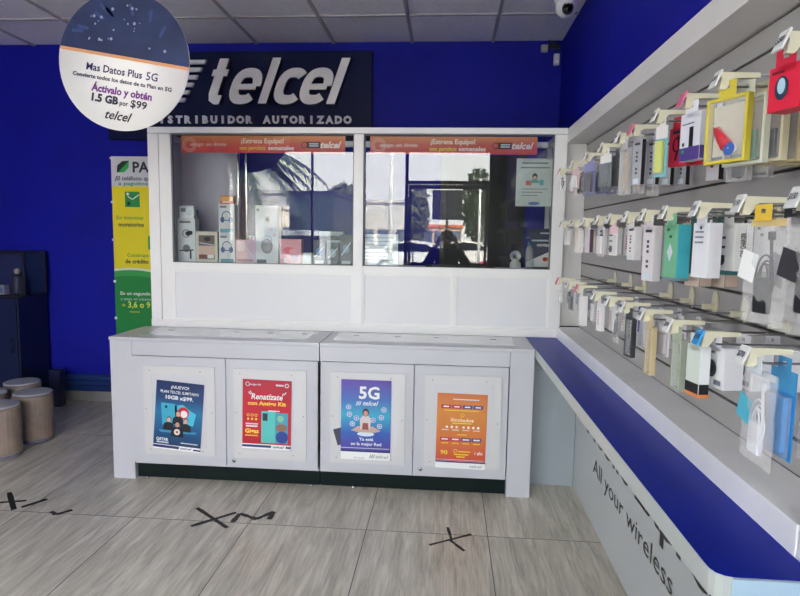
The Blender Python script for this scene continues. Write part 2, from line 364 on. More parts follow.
# ---- posters behind the acrylic: each a thin sheet standing in its holder
PW, PH = .293, .420; PY = CY - .0125
def poster(name, x, z, rot, m, label, w=PW, h=PH):
    b = MB(); b.box(0, w, 0, .0012, 0, h, m)
    o = (b, name, (x, PY, z), rot, label); return b, o
def put(o, parent=None):
    b, name, loc, rot, label = o; return b.build(name, parent, loc, (0, rot, 0), label=label, category='poster')
Wt = P(238, 240, 240); Wl = P(205, 215, 225); YL = P(240, 215, 60); NV = P(38, 42, 110); RD = P(200, 25, 50)
def skin_head(b, u, v, r, sk, hair, k=5):
    b.disc(u, v+r*.25, r*1.02, hair, k, r*1.15); b.disc(u, v, r*.85, sk, k+1, r)
# poster one: navy, four people round a ball
g1 = gradient('poster_navy', [(0, (24, 40, 78)), (.3, (28, 90, 140)), (.55, (40, 120, 165)), (.75, (30, 70, 120)), (1, (28, 44, 92))], 'Z', 0, PH)
b, o = poster('poster', -1.739, .207, R(4.6), g1, 'navy poster of four people around a phone, far left door')
b.rect(0, 0, PW, .028, Wt, 1).rect(0, .008, PW*.55, .024, NV, 2).rect(PW*.85, .008, PW, .018, NV, 2)
b.text('telcel', .205, .010, .013, NV, 3, width=.07, bold=.02, shear=.35)
b.text('¡NUEVO!', PW/2, .378, .018, Wt, 2, width=.11, bold=.02)
b.text('PLAN TELCEL ILIMITADO', PW/2, .348, .016, Wt, 2, width=.235, bold=.015)
b.text('10GB x$99.', PW/2, .312, .022, Wt, 2, width=.17, bold=.03)
b.shape([(.05, .15), (.035, .285), (.13, .285), (.15, .16)], P(60, 170, 200), 2).shape([(.13, .17), (.12, .275), (.17, .285), (.22, .25), (.255, .235), (.24, .16)], P(70, 190, 220), 2)
b.disc(.175, .235, .036, P(205, 40, 60), 3).disc(.18, .228, .022, P(235, 235, 235), 4)
b.box(.06, .075, -.0014, 0, .255, .27, P(20, 30, 50))
for (u, v, s_) in ((.145, .225, .02), (.09, .185, .018), (.195, .185, .018)):
    b.shape([(u-.035, v-.065), (u-.03, v-.025), (u-.01, v-.015), (u+.01, v-.015), (u+.03, v-.025), (u+.035, v-.065)], P(22, 24, 38), 4)
    skin_head(b, u, v, s_*.8, P(215, 165, 140), P(50, 38, 32), 5)
b.shape([(.105, .085), (.11, .135), (.13, .145), (.16, .145), (.18, .135), (.185, .085)], P(15, 18, 30), 7)
skin_head(b, .145, .16, .015, P(205, 150, 125), P(40, 28, 25), 8)
b.disc(.145, .115, .019, P(230, 215, 205), 10).disc(.145, .115, .007, P(120, 70, 60), 11)
b.shape([(.04, .105), (.25, .11), (.27, .125), (.03, .118)], P(60, 150, 190), 3)
b.text('QATAR', .055, .052, .018, Wt, 3, width=.075, bold=.03).rect(.02, .038, .095, .046, Wl, 3)
b.rect(.17, .046, .275, .052, Wl, 3)
put(o)
# poster two: red
b, o = poster('poster', -1.187, .229, R(1.0), gradient('poster_red', [(0, (190, 22, 52)), (.6, (198, 26, 52)), (1, (176, 24, 56))], 'Z', 0, PH), 'red poster showing a turquoise phone, second door from left')
b.rect(0, 0, PW, .03, Wt, 1).rect(0, .010, PW*.6, .024, NV, 2).rect(PW*.9, .010, PW, .022, NV, 2)
b.text('telcel', .22, .010, .014, NV, 3, width=.07, bold=.02, shear=.35)
b.ring(.03, .392, .013, .0035, Wl, 2).text('amigo kit', .075, .386, .011, Wl, 2, width=.07, bold=.02, shear=.2)
b.rect(.20, .386, .245, .396, Wl, 2).ring(.265, .391, .013, .005, Wl, 2)
b.text('Renatízate', .147, .303, .034, Wt, 3, width=.19, bold=.02, shear=.2).text('con Amigo Kit', .147, .268, .022, P(245, 215, 70), 3, width=.23, bold=.035)
for pp in ([(.035, .345), (.05, .33)], [(.045, .352), (.055, .335)], [(.25, .335), (.262, .352)], [(.24, .33), (.246, .345)]): b.line(pp, .006, Wl, 3)
for i in range(3):
    b.ring(.035+i*.024, .205, .009, .003, YL, 3); b.disc(.035+i*.024, .181, .007, YL, 3)
b.rect(.02, .148, .095, .156, Wl, 3).rect(.022, .134, .092, .142, Wt, 4).text('Gigas', .058, .096, .026, P(248, 222, 70), 3, width=.082, bold=.035).rect(.018, .078, .095, .084, YL, 3)
b.box(.115, .20, -.003, 0, .04, .232, P(90, 195, 190), .001).box(.124, .153, -.0055, -.003, .175, .22, P(35, 50, 70), .001)
b.rect(.20, .04, .275, .225, P(70, 160, 190), 2).disc(.235, .135, .034, P(150, 110, 90), 3, .024).disc(.24, .078, .037, P(45, 70, 150), 4).disc(.23, .19, .02, P(140, 200, 160), 3)
b.rect(.155, .232, .225, .238, Wt, 3)
put(o)
# poster three: purple to turquoise
g3 = gradient('poster_violet', [(0, (78, 60, 160)), (.25, (50, 95, 180)), (.5, (60, 170, 205)), (.72, (70, 110, 185)), (1, (92, 62, 160))], 'Z', 0, PH)
b, o = poster('poster', -.594, .248, R(0.2), g3, 'purple and turquoise 5G poster with a seated woman, third door')
b.box(-.012, .035, .0002, .0010, .025, .125, P(60, 62, 85), M=Matrix.Rotation(R(-16), 4, 'Y'))
b.text('5G', .165, .310, .07, Wt, 2, width=.12, bold=.03)
for i in range(3): b.line([(.088+i*.01, .268), (.098+i*.01, .292)], .004, Wt, 2)
b.text('telcel', .175, .27, .026, Wt, 2, width=.09, bold=.015, shear=.35)
for (u, v) in ((.045, .257), (.05, .213), (.092, .192), (.068, .157), (.252, .247), (.238, .2), (.19, .183), (.228, .147)):
    b.disc(u, v, .013, P(60, 120, 200), 3).ring(u, v, .015, .0035, Wt, 4).disc(u, v, .005, Wt, 4)
b.shape([(.06, .118), (.10, .145), (.19, .145), (.235, .118), (.20, .108), (.10, .108)], P(200, 170, 160), 5)
b.shape([(.115, .125), (.112, .19), (.135, .212), (.158, .212), (.178, .19), (.172, .125)], P(215, 205, 205), 6)
b.shape([(.125, .125), (.13, .165), (.16, .165), (.165, .125)], P(150, 80, 75), 7)
b.disc(.146, .228, .019, P(60, 40, 38), 7, .024).disc(.146, .222, .013, P(205, 155, 135), 8, .016)
b.disc(.147, .098, .05, P(215, 230, 245), 4, .014)
b.text('Ya está', .15, .058, .018, Wt, 2, width=.085, bold=.02).text('en la mejor Red', .15, .029, .018, Wt, 2, width=.18, bold=.02)
b.rect(0, .010, PW*.98, .014, Wl, 3).rect(0, -.012, PW, 0, NV, 1).rect(0, -.058, PW, -.012, Wt, 1)
for i in range(3): b.line([(.172+i*.01, -.046), (.182+i*.01, -.024)], .004, P(90, 95, 130), 3)
b.text('telcel', .245, -.046, .02, P(90, 95, 130), 3, width=.075, shear=.35).text('5G 4.5G', .11, -.052, .01, P(120, 120, 150), 3, width=.06)
put(o)
# poster four: orange price list
g4 = gradient('poster_orange', [(0, (205, 80, 62)), (.35, (214, 122, 62)), (.7, (216, 140, 70)), (1, (210, 120, 75))], 'Z', 0, .40)
b, o = poster('poster', -.036, .208, R(0.6), g4, 'orange price list poster, fourth door nearest the side wall', w=.287, h=.40)
b.rect(.09, .363, .24, .369, Wl, 2)
cs = (P(190, 50, 90), P(190, 50, 90), P(80, 75, 130), P(80, 75, 130))
for i in range(4):
    b.rect(.025+i*.061, .312, .080+i*.061, .333, cs[i], 2).rect(.037+i*.061, .319, .068+i*.061, .326, Wt, 3)
    b.rect(.022+i*.061, .118, .078+i*.061, .140, cs[i], 2).rect(.031+i*.061, .125, .069+i*.061, .133, Wt, 3)
    b.rect(.03+i*.061, .103, .07+i*.061, .108, YL, 2)
b.rect(.04, .298, .24, .303, YL, 2).ring(.147, .273, .011, .003, YL, 2).text('Ilimitados', .147, .235, .020, P(245, 225, 190), 2, width=.13, bold=.02).rect(.09, .222, .2, .228, YL, 2)
for i in range(7): b.disc(.06+i*.028 + (.012 if i > 2 else 0), .202, .007, Wt, 2)
for i in range(4): b.rect(.03+i*.06, .182, .07+i*.06, .187, Wl, 2)
b.rect(.12, .155, .175, .160, YL, 2)
b.text('90', .048, .038, .024, YL, 2, width=.042, bold=.02).ring(.113, .06, .011, .0035, YL, 2).rect(.13, .054, .2, .06, YL, 2).rect(.105, .036, .19, .043, YL, 2).rect(.12, .022, .17, .029, YL, 2).text('1 año', .248, .042, .02, Wt, 2, width=.045, bold=.02)
b.rect(0, -.010, .287, -.002, NV, 1).rect(0, -.045, .287, -.010, Wt, 1).text('telcel', .235, -.036, .017, P(90, 95, 130), 3, width=.07, shear=.35).rect(.005, .006, .275, .009, Wl, 2)
put(o)

# ------------------------------------------------------------------ white aluminium and glass display booth on the counters
BY = 3.82; B0, B1 = -1.945, .722; BZ = CT_Z+.002
GZ0, GZ1 = 1.306, 2.135
booth = thing('display_booth', 'white aluminium booth with two big glass panes above the white counters', 'display case', ((B0+B1)/2, BY, BZ))
ox = (B0+B1)/2
def bb(b, x0, x1, y0, y1, z0, z1, m=WHITEA, bev=.003): return b.box(x0-ox, x1-ox, y0, y1, z0-BZ, z1-BZ, m, bev)
f = MB()
bb(f, B0, B1, 0, .08, GZ1+.003, 2.175)                     # top beam
bb(f, B0, -1.875, 0, .08, BZ, GZ1); bb(f, -1.872, -1.795, .004, .06, BZ+.04, GZ1)
bb(f, -.598, -.537, 0, .06, BZ+.04, GZ1); bb(f, .648, B1, 0, .08, BZ, GZ1)
bb(f, -1.795, -.598, .002, .06, 1.256, GZ0); bb(f, -.537, .648, .002, .06, 1.256, GZ0)
bb(f, B0, B1, -.006, .09, BZ, .925)
for x0, x1 in ((B0, B0+.03), (B1-.03, B1)): bb(f, x0, x1, .55, .58, BZ, 2.135)
bb(f, B0, B1, .55, .58, 2.135, 2.175); bb(f, B0, B0+.03, .08, .55, 2.135, 2.175); bb(f, B1-.03, B1, .08, .55, 2.135, 2.175)
f.build('frame', booth)
for x0, x1 in ((-1.795, -.598), (-.537, .040), (.060, .648)):
    q = MB(); bb(q, x0, x1, .018, .028, .925, 1.256, WHITEA if False else mat('white_lower_panel', (.76, .77, .79), .35), 0)
    for (a, b_, c_, d_) in ((x0, x0+.012, .925, 1.256), (x1-.012, x1, .925, 1.256), (x0+.012, x1-.012, .925, .937), (x0+.012, x1-.012, 1.244, 1.256)): bb(q, a, b_, .006, .018, c_, d_, WHITEA, .002)
    q.build('lower_panel', booth)
q = MB(); bb(q, .040, .060, .003, .05, .925, 1.256); q.build('mullion', booth)
for x0, x1 in ((-1.795, -.598), (-.537, .648)):
    q = MB(); bb(q, x0, x1, .028, .034, GZ0, GZ1, CASEGLASS, 0); q.build('glass_pane', booth)
    q = MB(); GK = mat('grey_glazing_gasket', (.14, .14, .15), .6)
    for (a, b_, c_, d_) in ((x0, x0+.010, GZ0, GZ1), (x1-.006, x1, GZ0, GZ1), (x0+.01, x1-.006, GZ1-.007, GZ1), (x0+.01, x1-.006, GZ0, GZ0+.004)): bb(q, a, b_, .010, .027, c_, d_, GK, 0)
    q.build('gasket', booth)
q = MB(); bb(q, -1.79, .645, .062, .45, GZ0-.03, GZ0-.012, WHITEA); q.build('display_shelf', booth)
SHZ = GZ0-.0115
q = MB(); bb(q, -1.93, -1.50, .46, .475, BZ+.002, 2.12, mat('slate_grey_backing', (.50, .50, .58), .7)); q.build('back_panel', booth)
q = MB(); bb(q, B0+.002, B0+.014, .085, .545, BZ+.002, 2.133, PANEL); bb(q, B1-.014, B1-.002, .085, .545, BZ+.002, 1.3, PANEL); q.build('side_panel', booth)
q = MB()
for x in (-1.50, -1.44): bb(q, x, x+.014, .40, .414, SHZ, 2.12, CHROME)
q.build('shelf_upright', booth)
# promotional strips inside the top of both panes
SG = gradient('orange_red_strip', [(0, (214, 50, 62)), (.55, (224, 92, 72)), (1, (236, 150, 92))], 'Z', 0, .105)
for i, (x0, x1, lab) in enumerate(((-1.735, -.66, 'orange and red promotional strip across the top of the left glass pane'), (-.50, .545, 'orange and red promotional strip across the top of the right glass pane'))):
    w = x1-x0; b = MB(); b.box(0, w, 0, .0012, 0, .108, SG)
    for r_, rr in ((.045, .003), (.032, .003)): b.ring(.055, .05, r_, rr, P(250, 225, 215), 2)
    b.text('amigo sin límite', .06, .044, .022, P(250, 225, 215), 2, 'L', width=.24, bold=.01, shear=.3)
    b.text('¡Estrena Equipo!', w*.50, .062, .030, P(255, 240, 225), 2, width=.28, bold=.03)
    b.text('con paguitos', w*.36, .020, .026, YL, 2, 'L', width=.17, bold=.03).text('semanales', w*.535, .020, .026, P(255, 245, 240), 2, 'L', width=.17, bold=.03)
    b.box(w*.765, w*.845, -.0018, 0, .035, .075, P(70, 45, 50), .001) if False else b.rect(w*.77, .032, w*.85, .072, P(80, 40, 50), 2)
    b.ring(w*.755, .052, .022, .006, P(90, 60, 60), 3).text('PAYJOY', w*.815, .045, .014, Wl, 3, width=.06, bold=.02) if False else b.ring(w*.755, .052, .022, .006, P(90, 60, 60), 3).rect(w*.785, .055, w*.84, .064, Wl, 3).rect(w*.785, .042, w*.84, .050, Wl, 3)
    b.text('telcel', w*.915, .034, .040, P(255, 240, 238), 2, width=.135, bold=.03, shear=.35)
    b.build('promotional_strip', None, (x0, BY+.036, 2.018), (0, 0, 0), **T(lab, 'banner'))

# ------------------------------------------------------------------ fixed return panel between counters and side unit
MB().box(.515, .80, 3.60, 3.615, 0, .822, mat('grey_white_board', (.38, .43, .47), .4), .001).build('infill_panel', None, **T('pale grey upright board closing the gap beside the white counter', 'panel'))

# ------------------------------------------------------------------ side counter with lettering
side = thing('wall_counter', 'long low wall counter with blue top and black lettering on its front', 'counter', (.80, 1.11, 0))
def sb(x0, x1, y0, y1, z0, z1): return (x0-.80, x1-.80, y0-1.11, y1-1.11, z0, z1)
MB().box(*sb(.80, .865, 1.15, 3.595, 0, .823), mat('grey_white_front', (.50, .53, .54), .35), .001).build('front_panel', side)
VIN = mat('black_vinyl', (.015, .015, .018), .4)
for body_, u_, v_, h_, w_, bo_ in (('All your wireless', 0, .283, .082, 1.12, 0), ('needs', 1.20, .283, .082, .36, 0), ('Mobile', -.17, .446, .135, .76, .02), ('Express', .68, .446, .135, .93, .02)):
    b = MB(); b.text(body_, u_, v_, h_, VIN, 2, 'L', width=w_, bold=bo_); b.build('lettering', side, (-.0005, 3.13-1.11, 0), (0, 0, -pi/2))
pts = [(.705, 1.11), (.585, 1.11), (.553, 1.118), (.530, 1.14), (.515, 1.19), (.515, 3.395), (.517, 3.835), (.545, 3.81), (.705, 3.81)]
pts = [(.705, 1.11), (.552, 1.11), (.536, 1.114), (.524, 1.124), (.518, 1.14), (.517, 1.16), (.517, 3.81), (.705, 3.81)]
top = MB().prism([(x-.80, y-1.11) for x, y in pts], .002, BLUES, 'Z', .875)
o_ = top.build('blue_top', side)
pts2 = [(x, y) for x, y in pts]
MB().prism([(x-.80, y-1.11) for x, y in pts2], .05, mat('pale_grey_lip', (.50, .54, .52), .35), 'Z', .8245).build('shelf_edge', side)
MB().box(*sb(.705, .85, 1.195, 3.84, .826, .945), mat('white_ledge', (.88, .88, .89), .35, var=.06, scale=4), .003).build('rear_ledge', side)
MB().box(*sb(.548, .708, 1.104, 1.1085, .8255, .874), mat('ice_blue_panel', (.50, .70, .82), .3), .001).build('end_edging', side)
MB().box(*sb(.60, .85, 1.125, 1.149, .0, .822), mat('ice_blue_panel', (.50, .70, .82), .3), .002).build('end_panel', side)
MB().box(.708, .85, 1.155, 1.19, 0, 1.0, mat('white_ledge', (0, 0, 0)), .003).build('end_post', None, **T('narrow white upright post at the near end of the wall counter', 'post')) if False else None
MB().box(*sb(.708, .85, 1.15, 1.19, .826, .990), mat('white_ledge', (0, 0, 0)), .003).build('end_block', side)

# ------------------------------------------------------------------ slat wall and its white header
sw = MB()
SY0, SY1 = .55, 3.885
rows = [1.85, 1.582, 1.298]
slots = sorted([2.012, 1.845, 1.682, 1.577, 1.352, 1.27, 1.027])
prev = .945
for z in slots+[None]:
    hi = (z-.0045) if z else 2.079
    sw.box(.852, .868, SY0, SY1, prev, hi, SLAT, .0015); prev = z+.0045 if z else None
sw.box(.862, .869, SY0, SY1, .945, 2.087, SLOT)
sw.build('slat_board', None, **T('grey slatted display board fixed along the right side wall', 'display board'))
hd = MB(); HM = mat('white_header', (.74, .72, .70), .45, var=.02)
hd.box(.724, .866, SY0, 3.885, 2.089, 2.172, HM, .002).build('header_box', None, **T('long white boxed header above the slatted board', 'header'))
MB().box(.724, .85, 3.87, 3.885, .947, 2.087, mat('grey_end_board', (.66, .65, .64), .4), .001).build('end_board', None, **T('narrow grey end board between glass booth and slatted board', 'panel'))

# ------------------------------------------------------------------ hanging round sign
DSY = 2.9; DR = .261; DS = 2.9/2.3
hs = thing('hanging_sign', 'round white and navy sign hanging from the ceiling', 'sign', (-1.585, DSY, 2.3206), (0, R(9.5), 0))
hs.scale = (DS, DS, DS)
b = MB(); n = 64; a0 = math.asin(.05/DR)
Wd = mat('sign_white_card', (.93, .93, .90), .35); Nd = mat('sign_navy_print', srgb(38, 52, 92), .35, var=.35, scale=7)
b.cyl((0, 0, 0), DR, .004, Wd, n, 'Y')
zc = .020; aa = math.asin(zc/DR)
b.shape([(DR*.998*cos(aa+(pi-2*aa)*i/40), DR*.998*sin(aa+(pi-2*aa)*i/40)) for i in range(41)], Nd, 1)
hw = DR*cos(aa); b.rect(-hw*.996, zc-.012, hw*.996, zc, P(222, 160, 110), 2)
for i in range(26):
    u = random.uniform(-.17, .17); v = random.uniform(.05, .22)
    if math.hypot(u, v) < DR-.02: b.disc(u, v, random.choice((.0025, .004, .006)), P(150, 165, 195), 3, n=8)
for i in range(9):
    a = random.uniform(.45, pi-.45); r0 = random.uniform(.17, .2)
    b.line([(r0*cos(a), r0*sin(a)), ((r0+.04)*cos(a+.1), (r0+.04)*sin(a+.1))], .012, P(55, 75, 125), 2)
b.text('Mas Datos Plus', -.032, -.052, .027, P(45, 40, 95), 3, width=.225, bold=.018).text('5G', .120, -.053, .030, P(45, 40, 95), 3, width=.046, bold=.01)
b.text('Convierte todos los datos de tu Plan en 5G', .004, -.081, .0145, P(40, 40, 70), 3, width=.40, bold=.03)
b.text('Áctivalo y obtén', .008, -.127, .027, P(120, 55, 140), 3, width=.245, bold=.035)
b.text('1.5 GB', -.055, -.164, .028, P(38, 36, 60), 3, width=.108, bold=.05).text('por', .023, -.164, .018, P(38, 36, 60), 3, width=.034, bold=.02).text('$99', .082, -.164, .028, P(38, 36, 60), 3, width=.066, bold=.015)
b.text('telcel', .008, -.222, .034, P(25, 25, 35), 3, width=.107, bold=.015, shear=.35)
b.build('disc', hs)
MB().tube([(-.033, .002, .247), (-.0865, .002, .565)], .0009, Wl, 6).build('thread', hs)

# ------------------------------------------------------------------ wall sign with raised letters
sg = thing('shop_sign', 'dark navy wall sign with raised silver lettering', 'sign', (-1.72, YB, 2.65))
def sgx(x): return x+1.72
MB().box(-2.85+1.72, -.635+1.72, -.065, -.002, 2.27-2.65, 2.972-2.65, mat('sign_navy_panel', srgb(10, 20, 62), .5, spec=.2, var=.15, scale=3), .004).build('backboard', sg)
SIL = mat('brushed_silver', (.88, .88, .85), .4, .1, var=.06, scale=5); SID = mat('letter_return_dark', (.01, .012, .02), .4)
SH = .36                                                             # slant
def letter(name, strokes, x, z0, H, wd):
    """strokes: list of polylines in letter units (x width 0..1, y 0..1); ribbon thickness wd; extruded bar by bar and slanted"""
    b = MB()
    for si, (poly, th) in enumerate(strokes):
        L_ = []; Rr = []; n = len(poly)
        for i, (px, py) in enumerate(poly):
            a = poly[max(i-1, 0)]; c_ = poly[min(i+1, n-1)]; dx, dy = c_[0]-a[0], c_[1]-a[1]; l = math.hypot(dx, dy); nx, ny = -dy/l*th/2, dx/l*th/2
            L_.append((px+nx, py+ny)); Rr.append((px-nx, py-ny))
        for i in range(n-1):
            q = [L_[i], L_[i+1], Rr[i+1], Rr[i]]
            q = [(x+(u+v*SH), z0+v) for u, v in q]
            e_ = .0006*((i % 2)+2*si); b.prism(q, -.012, SIL, 'Y', -.1185-e_); b.prism(q, -.034+e_, SID, 'Y', -.083-e_)
    return b.build(name, sg)
def arc(cx, cy, rx, ry, a0, a1, n=18, p=2.6):
    r = []
    for i in range(n+1):
        a = R(a0+(a1-a0)*i/n); c_, s_ = cos(a), sin(a)
        r.append((cx+rx*math.copysign(abs(c_)**(2/p), c_), cy+ry*math.copysign(abs(s_)**(2/p), s_)))
    return r
zB = 2.548-2.65; h = .268                                            # x-height of the lettering
th = .072
ex = arc(.105, h/2, .085, h/2-.03, -62, 0, 6)
E_ = [([(.19, h/2-.004), (.02, h/2-.004)], .045), (arc(.105, h/2, .085, h/2-.028, 0, 318, 26), th)]
C_ = [(arc(.105, h/2, .085, h/2-.028, 42, 318, 24), th)]
LT = .350
letter('letter_t', [([(.05, LT), (.05, .08), (.062, .042), (.088, .028), (.125, .028)], th), ([(-.01, h-.028), (.115, h-.028)], .05)], sgx(-1.995), zB, h, th)
letter('letter_e', E_, sgx(-1.800), zB, h, th)
letter('letter_l', [([(.03, 0), (.03, LT+.005)], .068)], sgx(-1.545), zB, h, th)
letter('letter_c', C_, sgx(-1.432), zB, h, th)
letter('letter_e', E_, sgx(-1.222), zB, h, th)
letter('letter_l', [([(.03, -.005), (.03, LT)], .068)], sgx(-.985), zB, h, th)
b = MB()
for i in range(6):
    z = zB+.02+i*.060; u = sgx(-2.40+.0)+i*.018; L0 = .20+.018*i
    b.prism([(u, z), (u+L0+.02, z), (u+L0+.035, z+.030), (u+.01, z+.030)], -.03, SIL, 'Y', -.07)
b.build('stripe_emblem', sg)
WL = mat('sign_white_letter', (.78, .78, .80), .3)
for k, ch in enumerate('DISTRIBUIDOR AUTORIZADO'):
    if ch != ' ':
        b = MB(); b.text(ch, 0, 0, .056, WL, 2, 'C', bold=.055, depth=.012)
        b.build('small_letter', sg, (sgx(-.825-.0740*(22-k)), -.067, 2.402-2.65))

# ------------------------------------------------------------------ green and yellow banner
gb = thing('vertical_banner', 'tall green, yellow and white banner on the blue wall behind the booth', 'banner', (-2.865, YB-.012, .55))
b = MB(); b.box(0, .60, 0, .003, 0, 1.585, P(240, 225, 40, .4))
GR = P(35, 150, 70); DG = P(40, 60, 50)
b.rect(0, 1.335, .60, 1.585, P(214, 216, 220), 1)
b.shape([(.05, 1.45), (.055, 1.51), (.10, 1.545), (.16, 1.55), (.15, 1.49), (.11, 1.455)], DG, 2).shape([(.06, 1.45), (.16, 1.55), (.155, 1.49), (.115, 1.452)], P(50, 175, 80), 3)
b.text('PAYJOY', .19, 1.455, .085, DG, 2, 'L', width=.38, bold=.03) if False else b.text('PA', .19, 1.455, .085, DG, 2, 'L', width=.145, bold=.03)
b.text('¡El teléfono que quieres', .03, 1.385, .035, DG, 2, 'L', width=.5, bold=.02).text('a paguitos', .06, 1.345, .03, GR, 2, 'L', width=.26, bold=.02)
b.rect(.115, 1.16, .245, 1.29, GR, 2).line([(.14, 1.25), (.18, 1.225), (.24, 1.265)], .008, Wt, 3).rect(.135, 1.175, .16, 1.205, P(15, 40, 25), 3).disc(.14, 1.27, .012, Wt, 3)
b.text('Sin intereses', .03, 1.055, .032, GR, 2, 'L', width=.24, bold=.01).text('moratorios', .05, .995, .034, DG, 2, 'L', width=.225, bold=.03)
b.rect(.31, .80, .42, .915, GR, 2).disc(.335, .89, .012, DG, 3)
b.text('Construye', .12, .735, .03, GR, 2, 'L', width=.19, bold=.01).text('de crédito', .10, .68, .034, DG, 2, 'L', width=.21, bold=.03)
cv = lambda o: [(u/20*.6, o-.03*(u/20)-.02+.05*sin(pi*.9*u/20+.6)) for u in range(21)]
a1 = cv(.62); b.shape([(0, 0)]+[(.6, 0)]+a1[::-1], P(225, 235, 215), 2)
a1 = cv(.60); b.shape([(0, 0)]+[(.6, 0)]+a1[::-1], P(60, 165, 80), 3)
a1 = cv(.55); b.shape([(0, 0)]+[(.6, 0)]+a1[::-1], P(30, 135, 62), 4)
b.text('Tú escoges', .07, .40, .03, Wt, 5, 'L', width=.25, bold=.02) if False else b.text('En un segundo', .05, .405, .028, Wt, 5, 'L', width=.27, bold=.02)
b.text('y paga en plazos', .05, .36, .022, Wl, 5, 'L', width=.27).text('de', .06, .305, .024, YL, 5, 'L').text('3,6 o 9', .115, .295, .052, P(225, 235, 90), 5, 'L', width=.20, bold=.02).text('meses', .13, .25, .022, YL, 5, 'L', width=.09)
b.disc(.36, .46, .028, P(25, 30, 60), 6).rect(.335, .0, .42, .44, P(35, 60, 130), 6)
b.build('printed_sheet', gb)
for z in (1.57, 1.20, .88, .52, .2): MB().cyl((.002, -.006, z), .012, .004, Wt, 14, 'Y').build('wall_tab', gb)

# ------------------------------------------------------------------ things in the dim left corner
nb = thing('dark_cabinet', 'dark navy cabinet in the dim corner at the far left', 'cabinet', (-3.80, 4.62, 0))
ND = mat('navy_cabinet', (.006, .010, .035), .35)
MB().box(-.44, .33, -.02, .34, .07, .95, ND, .004).box(-.40, .30, 0, .32, 0, .069, BLACKP).build('body', nb)
for u0, u1 in ((-.43, -.06), (-.05, .32)):
    dr = MB().box(u0, u1, -.036, -.021, .10, .93, mat('navy_door', (.008, .014, .05), .3), .003).build('door', nb)
    MB().tube([(u1-.03, -.036, .5), (u1-.03, -.06, .5), (u1-.03, -.06, .62), (u1-.03, -.036, .62)], .005, DARKM, 6).build('handle', dr)
gbx = thing('glass_showcase', 'small dark glass showcase on top of the navy cabinet', 'display case', (-3.77, 4.66, .951))
f = MB()
for u in (-.38, .31):
    for y in (0, .26): f.box(u, u+.015, y, y+.015, 0, .355, DARKM)
for y in (0, .26): f.box(-.38, .325, y, y+.015, .356, .371, DARKM)
f.box(-.38, .325, 0, .275, 0, .012, DARKM).build('frame', gbx)
MB().box(-.365, .31, .262, .266, .013, .355, mat('navy_glass_back', (.01, .02, .08), .15)).build('back_panel', gbx)
MB().box(-.365, .31, .003, .007, .013, .355, CASEGLASS).build('glass_pane', gbx)
dr_ = MB(); dr_.ball((0, 0, .19), .024, P(190, 170, 150), (1, 1, 1.1)).lathe([(.045, 0), (.05, .03), (.04, .1), (.055, .14), (.02, .168)], P(25, 25, 32), seg=14).box(.03, .08, -.015, .01, .11, .13, P(25, 25, 32), .004)
dr_.build('figurine', None, (-3.60, 4.78, .9635), **T('small dark figurine standing inside the corner glass showcase', 'figurine'))
MB().box(-.05, .05, -.03, .03, 0, .075, P(150, 160, 175), .004).box(-.04, .04, -.0315, -.03, .01, .06, P(90, 110, 150)).build('small_box', None, (-3.71, 4.73, .9635), **T('small pale box beside the figurine in the glass showcase', 'box'))
MB().box(-.05, .05, -.04, .04, 0, .32, P(20, 24, 60, .4), .01).build('navy_carton', None, (-3.30, 4.80, .0), **T('dark navy carton on the floor beside the corner cabinet', 'box'))

KR = mat('kraft_paper', srgb(118, 86, 64), .6, var=.35, scale=14, bump=.5); WRAP = clear('crinkled_stretch_film', (1, 1, 1), .27, .1, (.6, .57, .53), 1.0)
def roll(x, y, r, h, rz, label):
    t = thing('wrapped_bundle', label, 'package', (x, y, 0), (0, 0, rz), None)
    rnd = random.Random(int(x*100+y*10)); W0 = {}
    b = MB(); b.lathe([(r*.93, .022), (r, .03), (r*1.0, h*.5), (r*.99, h-.01), (r*.95, h)], KR, seg=26, wob=lambda j, k: W0.setdefault((j, k), 1+rnd.uniform(-.035, .0)), smooth=False); b.build('paper_roll', t)
    b = MB(); b.lathe([(r*.9, .002), (r*.99, .004), (r*.99, .020), (r*.9, .0215)], P(40, 40, 95), seg=24); b.build('blue_base', t)
    b = MB(); W_ = {}
    def wob(j, k): return W_.setdefault((j, k), 1+rnd.uniform(-.008, .045))
    b.lathe([(r*1.0, .006), (r*1.015, .04)]+[(r*1.02, .04+(h-.07)*i/7) for i in range(1, 7)]+[(r*1.02, h-.02), (r*1.0, h+.004)], WRAP, seg=22, wob=wob, smooth=False); b.build('plastic_film', t)
    b = MB(); b.lathe([(r*.95, h+.006), (r*.97, h+.012), (r*.9, h+.018)], P(165, 165, 175), seg=18, wob=lambda j, k: W_.setdefault((9, k), 1+rnd.uniform(-.09, .03)), smooth=False); b.build('top_cover', t)
roll(-2.93, 3.99, .125, .335, .3, 'brown plastic-wrapped bundle nearest the white counter')
roll(-2.93, 3.66, .125, .335, 1.1, 'brown plastic-wrapped bundle in front, cut by the left picture edge')
roll(-3.20, 3.90, .12, .345, .7, 'brown plastic-wrapped bundle between the front one and the blue wall')
roll(-3.18, 4.22, .125, .345, 2.0, 'brown plastic-wrapped bundle at the rear beside the navy cabinet')

